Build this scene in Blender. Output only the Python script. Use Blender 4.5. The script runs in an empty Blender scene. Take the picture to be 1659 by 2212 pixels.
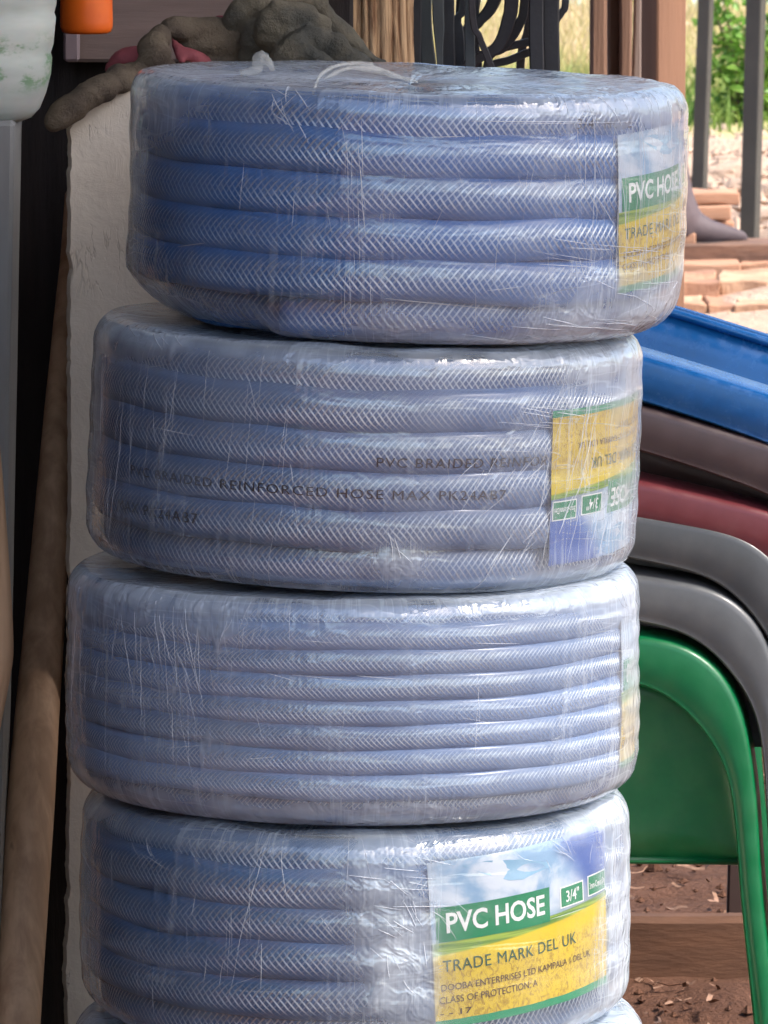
import bpy, bmesh, math, random
import numpy as np
from mathutils import Vector, Matrix, noise as mnoise

random.seed(7)
rng = np.random.default_rng(11)
sc = bpy.context.scene
col = sc.collection
R_ = math.radians

# ------------------------------------------------------------------ camera
FPX = 13500.0                       # focal length in overview pixels (1659 x 2212)
CAM = Vector((0.0, -4.5, 1.19))
PITCH = R_(7.2)
cam_d = bpy.data.cameras.new('camera')
cam_d.sensor_fit = 'VERTICAL'
cam_d.sensor_height = 24.0
cam_d.lens = 24.0 * FPX / 2212.0
cam_d.clip_start = 0.05
cam_d.clip_end = 500
cam_d.dof.use_dof = True
cam_d.dof.focus_distance = 4.35
cam_d.dof.aperture_fstop = 44
cam = bpy.data.objects.new('camera', cam_d)
cam.location = CAM
cam.rotation_euler = (R_(90) - PITCH, 0, 0)
col.objects.link(cam)
sc.camera = cam

def W(px, py, Y):
    """world point seen at overview pixel (px, py) on the plane y = Y"""
    a = (px - 829.5) / FPX
    b = -(py - 1106.0) / FPX
    d = Vector((a, math.cos(PITCH) + b * math.sin(PITCH), -math.sin(PITCH) + b * math.cos(PITCH)))
    t = (Y - CAM.y) / d.y
    return CAM + d * t

def ground_Y(py):
    b = -(py - 1106.0) / FPX
    dz = -math.sin(PITCH) + b * math.cos(PITCH)
    dy = math.cos(PITCH) + b * math.sin(PITCH)
    return CAM.y + dy * (CAM.z / -dz)

# ------------------------------------------------------------------ light
SUN_EL, SUN_AZ = R_(52), R_(115)     # azimuth clockwise from +Y (0 = behind the stack, 90 = right)
world = bpy.data.worlds.new('World')
sc.world = world
world.use_nodes = True
wn = world.node_tree.nodes
wl = world.node_tree.links
bg = wn['Background']
sky = wn.new('ShaderNodeTexSky')
sky.sky_type = 'NISHITA'
sky.sun_disc = False
sky.sun_elevation = SUN_EL
sky.sun_rotation = SUN_AZ
sky.air_density = 1.0
sky.dust_density = 3.5
sky.ozone_density = 1.0
wl.new(sky.outputs[0], bg.inputs[0])
bg.inputs[1].default_value = 0.15

sun_d = bpy.data.lights.new('sun', 'SUN')
sun_d.energy = 2.6
sun_d.angle = R_(10)
sun_d.color = (1.0, 0.95, 0.88)
sun = bpy.data.objects.new('sun', sun_d)
sdir = Vector((math.sin(SUN_AZ) * math.cos(SUN_EL), math.cos(SUN_AZ) * math.cos(SUN_EL), math.sin(SUN_EL)))
sun.rotation_euler = sdir.to_track_quat('Z', 'Y').to_euler()
sun.location = (6, 0, 6)
col.objects.link(sun)

sc.view_settings.view_transform = 'Standard'
sc.view_settings.look = 'None'
sc.view_settings.gamma = 1.0
sc.view_settings.exposure = 1.38
sc.view_settings.use_curve_mapping = False
sc.render.engine = 'CYCLES'
sc.cycles.use_denoising = True
sc.cycles.transparent_max_bounces = 10
sc.cycles.max_bounces = 5
sc.cycles.diffuse_bounces = 3
sc.cycles.glossy_bounces = 3
sc.cycles.use_adaptive_sampling = True
sc.cycles.adaptive_threshold = 0.03
sc.cycles.caustics_reflective = False
sc.cycles.caustics_refractive = False

# ------------------------------------------------------------------ material helpers
class NT:
    def __init__(self, name):
        self.m = bpy.data.materials.new(name)
        self.m.use_nodes = True
        self.t = self.m.node_tree
        self.n = self.t.nodes
        self.n.clear()
        self.out = self.n.new('ShaderNodeOutputMaterial')
    def node(self, typ, **kw):
        nd = self.n.new(typ)
        for k, v in kw.items():
            setattr(nd, k, v)
        return nd
    def link(self, a, b):
        self.t.links.new(a, b)
    def val(self, sock, v):
        if hasattr(v, 'is_output') or isinstance(v, bpy.types.NodeSocket):
            self.link(v, sock)
        else:
            sock.default_value = v
    def math(self, op, a, b=0.0, c=None, clamp=False):
        nd = self.node('ShaderNodeMath', operation=op)
        nd.use_clamp = clamp
        self.val(nd.inputs[0], a)
        self.val(nd.inputs[1], b)
        if c is not None:
            self.val(nd.inputs[2], c)
        return nd.outputs[0]
    def smooth(self, x, a, b, lo=0.0, hi=1.0):
        nd = self.node('ShaderNodeMapRange', interpolation_type='SMOOTHSTEP')
        self.val(nd.inputs[0], x)
        for i, v in enumerate((a, b, lo, hi)):
            self.val(nd.inputs[1 + i], v)
        return nd.outputs[0]
    def mixc(self, f, a, b):
        nd = self.node('ShaderNodeMix', data_type='RGBA')
        self.val(nd.inputs[0], f)
        self.val(nd.inputs[6], a if not isinstance(a, tuple) else (*a, 1.0)[:4])
        self.val(nd.inputs[7], b if not isinstance(b, tuple) else (*b, 1.0)[:4])
        return nd.outputs[2]
    def uv(self):
        nd = self.node('ShaderNodeUVMap')
        nd.uv_map = 'UVMap'
        sp = self.node('ShaderNodeSeparateXYZ')
        self.link(nd.outputs[0], sp.inputs[0])
        return sp.outputs[0], sp.outputs[1]
    def comb(self, x, y, z=0.0):
        nd = self.node('ShaderNodeCombineXYZ')
        self.val(nd.inputs[0], x); self.val(nd.inputs[1], y); self.val(nd.inputs[2], z)
        return nd.outputs[0]
    def noise(self, vec, scale, detail=3.0, rough=0.55, dist=0.0):
        nd = self.node('ShaderNodeTexNoise')
        if vec is not None:
            self.link(vec, nd.inputs['Vector'])
        nd.inputs['Scale'].default_value = scale
        nd.inputs['Detail'].default_value = detail
        nd.inputs['Roughness'].default_value = rough
        nd.inputs['Distortion'].default_value = dist
        return nd.outputs[0]
    def coord(self, kind='Object', scale=(1, 1, 1)):
        nd = self.node('ShaderNodeTexCoord')
        mp = self.node('ShaderNodeMapping')
        mp.inputs['Scale'].default_value = scale
        self.link(nd.outputs[kind], mp.inputs[0])
        return mp.outputs[0]
    def bump(self, h, strength=0.3, dist=0.01, normal=None):
        nd = self.node('ShaderNodeBump')
        nd.inputs['Strength'].default_value = strength
        nd.inputs['Distance'].default_value = dist
        self.link(h, nd.inputs['Height'])
        if normal is not None:
            self.link(normal, nd.inputs['Normal'])
        return nd.outputs[0]
    def principled(self, color, rough=0.5, spec=0.5, normal=None, **kw):
        p = self.node('ShaderNodeBsdfPrincipled')
        self.val(p.inputs['Base Color'], color if not isinstance(color, tuple) else (*color, 1.0)[:4])
        self.val(p.inputs['Roughness'], rough)
        self.val(p.inputs['Specular IOR Level'], spec)
        if normal is not None:
            self.link(normal, p.inputs['Normal'])
        for k, v in kw.items():
            self.val(p.inputs[k], v)
        return p.outputs[0]
    def done(self, shader):
        self.link(shader, self.out.inputs[0])
        return self.m

def simple(name, c1, c2=None, rough=0.5, scale=8.0, bump=0.0, bscale=40.0, spec=0.5, stretch=(1, 1, 1), lo=0.35, hi=0.65, bdist=0.004, detail=4.0, **kw):
    N = NT(name)
    if c2 is None:
        c2 = tuple(x * 0.8 for x in c1)
    v = N.coord('Object', stretch)
    f = N.smooth(N.noise(v, scale, detail), lo, hi)
    cc = N.mixc(f, c1, c2)
    nm = None
    if bump:
        nm = N.bump(N.noise(v, bscale, 5.0, 0.65), bump, bdist)
    rr = N.smooth(N.noise(v, scale * 2.3, 3.0), 0.3, 0.7, max(rough - 0.08, 0.02), rough + 0.08)
    return N.done(N.principled(cc, rr, spec, nm, **kw))

def hose_material(name, base, thread, n_len, m_round, glint=1.0, body_rough=0.22):
    """PVC hose wall with two families of reinforcing yarn (u = metres along the hose, v = turns round it)"""
    N = NT(name)
    u, v = N.uv()
    up = N.math('MULTIPLY', u, n_len)
    vp = N.math('MULTIPLY', v, m_round)
    wob = N.math('MULTIPLY', N.math('SUBTRACT', N.noise(N.comb(N.math('MULTIPLY', u, 14.0), N.math('MULTIPLY', v, 3.0)), 1.0, 2.0), 0.5), 1.1)
    def fam(sign):
        ph = N.math('ADD', N.math('ADD', up, wob), N.math('MULTIPLY', vp, sign))
        fr = N.math('FRACT', ph)
        d = N.math('ABSOLUTE', N.math('SUBTRACT', fr, 0.5))
        core = N.smooth(d, 0.07, 0.21, 1.0, 0.0)
        return core
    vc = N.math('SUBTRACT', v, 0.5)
    glint_band = N.smooth(N.math('ABSOLUTE', vc), 0.04, 0.125, 1.0, 0.05)  # yarn shown only in a painted highlight band along each turn
    glint_a = N.smooth(vc, -0.04, 0.05, 0.18, 1.0)  # thread glint put into the colour: each family bright on its own half
    glint_b = N.smooth(vc, -0.04, 0.05, 1.0, 0.18)
    fa = N.math('MULTIPLY', N.math('MULTIPLY', fam(-1.0), glint_band), glint_a)
    fb = N.math('MULTIPLY', N.math('MULTIPLY', fam(1.0), glint_band), glint_b)
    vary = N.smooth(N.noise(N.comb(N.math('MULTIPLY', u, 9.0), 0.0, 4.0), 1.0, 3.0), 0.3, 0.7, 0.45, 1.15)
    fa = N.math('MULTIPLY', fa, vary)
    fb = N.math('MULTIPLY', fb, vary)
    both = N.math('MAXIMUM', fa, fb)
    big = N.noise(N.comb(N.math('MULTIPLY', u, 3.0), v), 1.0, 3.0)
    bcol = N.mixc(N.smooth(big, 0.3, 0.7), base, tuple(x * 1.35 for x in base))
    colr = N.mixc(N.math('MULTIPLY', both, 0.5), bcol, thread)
    nm = N.bump(both, 0.35, 0.0006)
    body = N.principled(colr, body_rough, 0.5, nm)
    tg = N.node('ShaderNodeTangent', direction_type='UV_MAP')
    tg.uv_map = 'UVMap'
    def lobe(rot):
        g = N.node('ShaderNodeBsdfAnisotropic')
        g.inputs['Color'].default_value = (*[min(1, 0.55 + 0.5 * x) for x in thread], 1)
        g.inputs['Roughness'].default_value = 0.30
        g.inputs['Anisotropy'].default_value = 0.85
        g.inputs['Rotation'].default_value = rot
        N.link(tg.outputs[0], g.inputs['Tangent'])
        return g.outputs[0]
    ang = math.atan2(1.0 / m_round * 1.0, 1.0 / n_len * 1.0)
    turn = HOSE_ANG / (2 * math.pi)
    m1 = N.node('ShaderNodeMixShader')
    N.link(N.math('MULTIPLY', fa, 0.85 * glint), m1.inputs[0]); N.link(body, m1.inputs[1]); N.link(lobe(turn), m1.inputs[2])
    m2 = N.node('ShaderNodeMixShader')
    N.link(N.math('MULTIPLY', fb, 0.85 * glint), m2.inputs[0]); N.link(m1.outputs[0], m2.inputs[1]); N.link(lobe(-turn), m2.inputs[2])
    return N.done(m2.outputs[0])
HOSE_ANG = R_(48)

def film_material():
    """stretch film: clear, with a milky haze where layers pile up, pulled streaks and sharp gloss"""
    N = NT('stretch_film')
    u, v = N.uv()
    at = N.node('ShaderNodeAttribute'); at.attribute_name = 'haze'
    hz = at.outputs['Fac']
    at2 = N.node('ShaderNodeAttribute'); at2.attribute_name = 'gate'
    vec1 = N.comb(N.math('MULTIPLY', u, 105.0), N.math('MULTIPLY', v, 6.0))
    n1 = N.noise(vec1, 1.0, 2.0, 0.6, 0.3)
    ridge = N.smooth(N.math('ABSOLUTE', N.math('SUBTRACT', n1, 0.5)), 0.0, 0.03, 0.16, 0.0)
    vec2 = N.comb(N.math('MULTIPLY', u, 9.0), N.math('MULTIPLY', v, 60.0))
    n2 = N.noise(vec2, 1.0, 2.0, 0.6, 0.6)
    ridge2 = N.smooth(N.math('ABSOLUTE', N.math('SUBTRACT', n2, 0.5)), 0.0, 0.025, 0.12, 0.0)
    st = N.math('MULTIPLY', N.math('ADD', ridge, ridge2), at2.outputs['Fac'])
    h = N.math('MINIMUM', N.math('ADD', hz, st), 0.92)
    lw = N.node('ShaderNodeLayerWeight'); lw.inputs[0].default_value = 0.5
    cosv = N.math('MAXIMUM', N.math('SUBTRACT', 1.0, lw.outputs['Facing']), 0.16)
    opac = N.math('SUBTRACT', 1.0, N.math('POWER', N.math('SUBTRACT', 1.0, h), N.math('DIVIDE', 1.0, cosv)))
    crin = N.noise(N.comb(N.math('MULTIPLY', u, 60.0), N.math('MULTIPLY', v, 60.0), 2.0), 1.0, 2.0, 0.6, 0.8)
    hh = N.math('ADD', N.math('ADD', N.math('MULTIPLY', n1, 0.34), N.math('MULTIPLY', n2, 0.40)), N.math('MULTIPLY', crin, N.smooth(hz, 0.06, 0.5, 0.2, 1.3)))
    nm = N.bump(hh, 0.6, 0.004)
    tr = N.node('ShaderNodeBsdfTransparent')
    tr.inputs[0].default_value = (0.975, 0.98, 0.99, 1)
    df = N.node('ShaderNodeBsdfDiffuse'); df.inputs[0].default_value = (0.76, 0.84, 0.91, 1)
    tl = N.node('ShaderNodeBsdfTranslucent'); tl.inputs[0].default_value = (0.76, 0.84, 0.91, 1)
    N.link(nm, df.inputs['Normal'])
    mh = N.node('ShaderNodeMixShader'); mh.inputs[0].default_value = 0.35
    N.link(df.outputs[0], mh.inputs[1]); N.link(tl.outputs[0], mh.inputs[2])
    mx = N.node('ShaderNodeMixShader')
    N.link(opac, mx.inputs[0]); N.link(tr.outputs[0], mx.inputs[1]); N.link(mh.outputs[0], mx.inputs[2])
    gl = N.node('ShaderNodeBsdfGlossy'); gl.inputs['Roughness'].default_value = 0.12
    gl.inputs['Color'].default_value = (1, 1, 1, 1)
    N.link(nm, gl.inputs['Normal'])
    lw2 = N.node('ShaderNodeLayerWeight'); lw2.inputs[0].default_value = 0.5
    N.link(nm, lw2.inputs['Normal'])
    ff = N.math('ADD', 0.10, N.math('MULTIPLY', 0.62, N.math('POWER', lw2.outputs['Facing'], 4.2)), clamp=True)
    mg = N.node('ShaderNodeMixShader')
    N.link(ff, mg.inputs[0]); N.link(mx.outputs[0], mg.inputs[1]); N.link(gl.outputs[0], mg.inputs[2])
    return N.done(mg.outputs[0])

def crease_material():
    N = NT('film_crease')
    p = N.principled((0.86, 0.89, 0.94), 0.2, 0.8)
    tr = N.node('ShaderNodeBsdfTransparent')
    mx = N.node('ShaderNodeMixShader'); mx.inputs[0].default_value = 0.4
    N.link(tr.outputs[0], mx.inputs[1]); N.link(p, mx.inputs[2])
    return N.done(mx.outputs[0])

def label_material():
    """printed paper: cloudy sky above a green hill and a yellow crop field (u right, v up)"""
    N = NT('label_print')
    u, v = N.uv()
    vec = N.comb(N.math('MULTIPLY', u, 3.2), N.math('MULTIPLY', v, 2.6))
    cl = N.noise(vec, 1.4, 4.0, 0.55, 0.4)
    bright = N.smooth(cl, 0.38, 0.62)
    skyc = N.mixc(bright, (0.22, 0.38, 0.55), (0.60, 0.67, 0.74))
    tr = N.smooth(N.math('ADD', u, N.math('MULTIPLY', v, 0.55)), 1.08, 1.26)
    skyc = N.mixc(tr, skyc, (0.03, 0.10, 0.36))
    # dark trees and grey storm cloud above the field at the right
    lowdark = N.math('MULTIPLY', N.smooth(v, 0.76, 0.52), N.smooth(u, 0.5, 0.75))
    skyc = N.mixc(N.math('MULTIPLY', lowdark, 0.8), skyc, (0.16, 0.21, 0.27))
    # field line rises to the right
    fl = N.math('SUBTRACT', v, N.math('MULTIPLY', u, 0.065))
    fn = N.noise(N.comb(N.math('MULTIPLY', u, 46.0), N.math('MULTIPLY', v, 22.0)), 1.0, 3.0, 0.6, 1.5)
    field = N.mixc(N.smooth(fn, 0.44, 0.70), (0.60, 0.43, 0.03), (0.32, 0.20, 0.025))
    fieldtop = N.mixc(N.smooth(v, 0.34, 0.48), field, (0.62, 0.47, 0.02))
    hillc = N.mixc(N.smooth(N.noise(N.comb(N.math('MULTIPLY', u, 2.5), N.math('MULTIPLY', v, 40.0)), 1.0, 2.0), 0.4, 0.6), (0.10, 0.22, 0.04), (0.30, 0.42, 0.06))
    c = N.mixc(N.smooth(fl, 0.505, 0.515), hillc, skyc)
    fl2 = N.math('SUBTRACT', v, N.math('MULTIPLY', u, 0.11))
    c = N.mixc(N.smooth(fl2, 0.425, 0.44), fieldtop, c)
    edge = N.math('ADD', 0.035, N.math('MULTIPLY', 0.02, N.noise(N.comb(N.math('MULTIPLY', u, 5.0), 0.0), 1.0)))
    c = N.mixc(N.math('LESS_THAN', v, edge), c, (0.0, 0.23, 0.10))
    return N.done(N.principled(c, 0.32, 0.5))

MAT = {}
MAT['film'] = film_material()
MAT['crease'] = crease_material()
MAT['label'] = label_material()
MAT['p_green'] = simple('print_green', (0.0, 0.23, 0.10), (0.0, 0.20, 0.085), 0.35)
MAT['p_white'] = simple('print_white', (0.80, 0.82, 0.80), (0.74, 0.76, 0.74), 0.35)
MAT['p_dark'] = simple('print_dark_green', (0.015, 0.075, 0.045), (0.02, 0.09, 0.05), 0.4)
MAT['p_brown'] = simple('print_brown', (0.05, 0.022, 0.008), (0.07, 0.03, 0.01), 0.4)
MAT['p_sky'] = simple('print_pale_blue', (0.20, 0.40, 0.56), (0.30, 0.50, 0.66), 0.35, 30)
MAT['p_ink'] = simple('hose_ink', (0.008, 0.006, 0.014), (0.012, 0.01, 0.02), 0.5)

# ------------------------------------------------------------------ mesh helpers
def mesh_obj(name, verts, faces, mat=None, parent=None, smooth=True, uvs=None, loc=None):
    me = bpy.data.meshes.new(name)
    me.from_pydata([tuple(v) for v in verts], [], [tuple(f) for f in faces])
    me.update()
    if smooth:
        me.polygons.foreach_set('use_smooth', [True] * len(me.polygons))
    if uvs is not None:
        lay = me.uv_layers.new(name='UVMap')
        lv = np.empty(len(me.loops), dtype=np.int32)
        me.loops.foreach_get('vertex_index', lv)
        if isinstance(uvs, np.ndarray) and len(uvs) == len(me.loops):
            lay.data.foreach_set('uv', uvs.astype(np.float32).ravel())
        else:
            lay.data.foreach_set('uv', np.asarray(uvs, dtype=np.float32)[lv].ravel())
    o = bpy.data.objects.new(name, me)
    col.objects.link(o)
    if mat:
        me.materials.append(mat)
    if parent is not None:
        o.parent = parent
    if loc is not None:
        o.location = loc
    return o

def bm_obj(name, bm, mat=None, parent=None, smooth=False, loc=None):
    me = bpy.data.meshes.new(name)
    bm.normal_update()
    bm.to_mesh(me)
    bm.free()
    if smooth:
        me.polygons.foreach_set('use_smooth', [True] * len(me.polygons))
    o = bpy.data.objects.new(name, me)
    col.objects.link(o)
    if mat:
        me.materials.append(mat)
    if parent is not None:
        o.parent = parent
    if loc is not None:
        o.location = loc
    return o

def tag(o, label, cat, group=None):
    o['label'] = label
    o['category'] = cat
    if group:
        o['group'] = group
    return o

def empty(name, loc, label=None, cat=None, group=None, rot=(0, 0, 0)):
    o = bpy.data.objects.new(name, None)
    o.empty_display_size = 0.05
    o.location = loc
    o.rotation_euler = rot
    col.objects.link(o)
    if label:
        tag(o, label, cat, group)
    return o

def grid_faces(nu, nv, close_u=False, close_v=False, off=0):
    f = []
    for i in range(nu if close_u else nu - 1):
        for j in range(nv if close_v else nv - 1):
            a = off + i * nv + j
            b = off + ((i + 1) % nu) * nv + j
            c = off + ((i + 1) % nu) * nv + (j + 1) % nv
            d = off + i * nv + (j + 1) % nv
            f.append((a, b, c, d))
    return f

def tube_data(pts, radii, sides=10, cap=True, off=0, flat=1.0, up=None):
    """tapered tube along pts; returns verts, faces"""
    pts = [Vector(p) for p in pts]
    n = len(pts)
    if not hasattr(radii, '__len__'):
        radii = [radii] * n
    vs, fs = [], []
    prev = None
    for i, p in enumerate(pts):
        t = (pts[min(i + 1, n - 1)] - pts[max(i - 1, 0)]).normalized()
        if prev is None:
            ref = Vector(up) if up is not None else (Vector((0, 0, 1)) if abs(t.z) < 0.9 else Vector((1, 0, 0)))
            a = (ref - t * ref.dot(t)).normalized()
        else:
            a = (prev - t * prev.dot(t)).normalized()
        prev = a
        b = t.cross(a)
        for k in range(sides):
            an = 2 * math.pi * k / sides
            vs.append(p + (a * math.cos(an) * flat + b * math.sin(an)) * radii[i])
    for i in range(n - 1):
        for k in range(sides):
            k2 = (k + 1) % sides
            fs.append((off + i * sides + k, off + i * sides + k2, off + (i + 1) * sides + k2, off + (i + 1) * sides + k))
    if cap:
        fs.append(tuple(off + k for k in reversed(range(sides))))
        fs.append(tuple(off + (n - 1) * sides + k for k in range(sides)))
    return vs, fs

def catmull(pts, n=8):
    P = [Vector(p) for p in pts]
    P = [P[0] * 2 - P[1]] + P + [P[-1] * 2 - P[-2]]
    out = []
    for i in range(1, len(P) - 2):
        for k in range(n):
            t = k / n
            p0, p1, p2, p3 = P[i - 1], P[i], P[i + 1], P[i + 2]
            out.append(0.5 * ((2 * p1) + (p2 - p0) * t + (2 * p0 - 5 * p1 + 4 * p2 - p3) * t * t + (3 * p1 - p0 - 3 * p2 + p3) * t ** 3))
    out.append(P[-2])
    return out

def lerp_list(xs, n):
    """resample list of scalars to n values"""
    return list(np.interp(np.linspace(0, len(xs) - 1, n), range(len(xs)), xs))

def box_bm(bm, lo, hi, bevel=0.0, seg=1):
    r = bmesh.ops.create_cube(bm, size=1.0)
    vs = r['verts']
    lo, hi = Vector(lo), Vector(hi)
    for v in vs:
        v.co = Vector(((v.co.x + .5) * (hi.x - lo.x) + lo.x, (v.co.y + .5) * (hi.y - lo.y) + lo.y, (v.co.z + .5) * (hi.z - lo.z) + lo.z))
    if bevel > 0:
        es = set()
        for v in vs:
            es.update(v.link_edges)
        bmesh.ops.bevel(bm, geom=list(es), offset=bevel, segments=seg, affect='EDGES', profile=0.5)

def rough_box(name, size, mat, parent=None, loc=(0, 0, 0), rot=(0, 0, 0), cuts=5, amp=0.004, freq=12.0, seed=0.0, bevel=0.004, smooth=False):
    """worn block: bevelled, subdivided and displaced by noise; origin at the base centre"""
    bm = bmesh.new()
    sx, sy, sz = size
    box_bm(bm, (-sx / 2, -sy / 2, 0), (sx / 2, sy / 2, sz), bevel, 1)
    if cuts:
        longe = [e for e in bm.edges if e.calc_length() > max(size) / (cuts + 1) * 0.9]
        bmesh.ops.subdivide_edges(bm, edges=longe, cuts=cuts, use_grid_fill=True)
    for v in bm.verts:
        q = v.co * freq + Vector((seed, seed * 1.7, seed * .3))
        v.co += Vector((mnoise.noise(q), mnoise.noise(q + Vector((9, 3, 1))), mnoise.noise(q + Vector((2, 8, 5))))) * amp
    o = bm_obj(name, bm, mat, parent, smooth, loc)
    o.rotation_euler = rot
    return o

def text_mesh(body, w, h, bold=0.0, spacing=1.0, squeeze=True):
    """flat triangles of a text, fitted to w x h with its lower left corner at 0, 0"""
    cu = bpy.data.curves.new('lettering', 'FONT')
    cu.body = body
    cu.resolution_u = 3
    cu.offset = bold
    cu.space_character = spacing
    ob = bpy.data.objects.new('lettering_tmp', cu)
    col.objects.link(ob)
    dg = bpy.context.evaluated_depsgraph_get()
    dg.update()
    me = bpy.data.meshes.new_from_object(ob.evaluated_get(dg))
    bpy.data.objects.remove(ob)
    bpy.data.curves.remove(cu)
    v = np.array([x.co[:2] for x in me.vertices])
    f = [tuple(p.vertices) for p in me.polygons]
    bpy.data.meshes.remove(me)
    lo, hi = v.min(0), v.max(0)
    v = (v - lo) / (hi - lo) * np.array([w, h])
    return v, f

# ------------------------------------------------------------------ setting: ground, shop, roof
SOIL = simple('red_soil', (0.078, 0.036, 0.022), (0.115, 0.055, 0.034), 0.95, 9.0, 0.7, 90.0, 0.2, bdist=0.012)
SAND = simple('pale_sand', (0.50, 0.36, 0.27), (0.40, 0.275, 0.20), 0.95, 5.0, 0.8, 25.0, 0.2, bdist=0.04)
DRY = simple('dry_turf', (0.46, 0.36, 0.22), (0.36, 0.33, 0.14), 0.95, 3.0, 0.5, 20.0, 0.2)

def ground_sheet(name, x0, x1, y0, y1, z, mat, nx, ny, amp, freq, base=None):
    xs = np.linspace(x0, x1, nx); ys = np.linspace(y0, y1, ny)
    vs = []
    for x in xs:
        for y in ys:
            edge = min(1.0, min(x - x0, x1 - x, y - y0, y1 - y) / 0.4)
            h = mnoise.fractal(Vector((x * freq, y * freq, 3.3)), 1.0, 2.0, 4) * amp * max(edge, 0)
            vs.append((x, y, z + h))
    o = mesh_obj(name, vs, grid_faces(nx, ny), mat)
    o['kind'] = 'structure'
    return o

gnd = mesh_obj('ground', [(-300, -300, -0.02), (300, -300, -0.02), (300, 300, -0.02), (-300, 300, -0.02)], [(0, 1, 2, 3)], SOIL, smooth=False)
gnd['kind'] = 'structure'
ground_sheet('dirt_floor', -1.6, 2.2, -1.0, 7.0, 0.004, SOIL, 110, 220, 0.018, 5.0)
ground_sheet('sand_path', -3.0, 6.0, 7.6, 13.4, 0.012, SAND, 120, 110, 0.06, 1.6)
ground_sheet('meadow', -6.0, 9.0, 13.2, 40.0, 0.02, DRY, 60, 110, 0.05, 1.0)

WOOD_DARK = simple('shade_dark_boards', (0.022, 0.015, 0.012), (0.012, 0.008, 0.007), 0.7, 3.0, 0.4, 30.0, 0.3, (18, 18, 1.2))  # near-black brown painted in for the unlit shop interior
# boarded back wall of the shop: separate vertical boards
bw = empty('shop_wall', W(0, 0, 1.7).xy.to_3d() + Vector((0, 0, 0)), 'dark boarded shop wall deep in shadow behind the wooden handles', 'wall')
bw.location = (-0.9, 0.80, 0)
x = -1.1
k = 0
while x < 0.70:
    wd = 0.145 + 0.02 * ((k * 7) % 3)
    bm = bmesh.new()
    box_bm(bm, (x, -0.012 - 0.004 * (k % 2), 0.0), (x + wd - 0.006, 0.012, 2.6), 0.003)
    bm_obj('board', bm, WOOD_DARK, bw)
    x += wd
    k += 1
side = empty('added_side_wall', (-1.9, -1.5, 0), 'unseen dark board wall added at the left for shade and dark reflections', 'wall')  # unseen wall, added to keep the left side and its reflections dark
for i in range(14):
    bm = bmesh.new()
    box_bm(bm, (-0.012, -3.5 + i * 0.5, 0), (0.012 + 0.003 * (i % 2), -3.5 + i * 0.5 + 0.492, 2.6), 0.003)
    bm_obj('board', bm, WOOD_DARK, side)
# tin roof over the stall (above the picture): unseen, its edges set to block the sun from the stack
TIN = simple('roof_tin', (0.20, 0.19, 0.18), (0.13, 0.10, 0.08), 0.5, 3.0, 0.2, 20.0)
rv, rf = [], []
nx = 160
for i in range(nx):
    xx = -2.2 + 3.9 * i / (nx - 1)
    zz = 2.62 + 0.012 * math.sin(xx * 2 * math.pi / 0.076)
    for yy in (-1.6, 2.0):
        rv.append((xx, yy, zz - 0.03 * (yy - 2.0)))
roof = mesh_obj('roof', rv, grid_faces(nx, 2), TIN)
roof['kind'] = 'structure'

# ------------------------------------------------------------------ hose coils
def zpx(py):
    return W(829.5, py, 0.0).z

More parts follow.
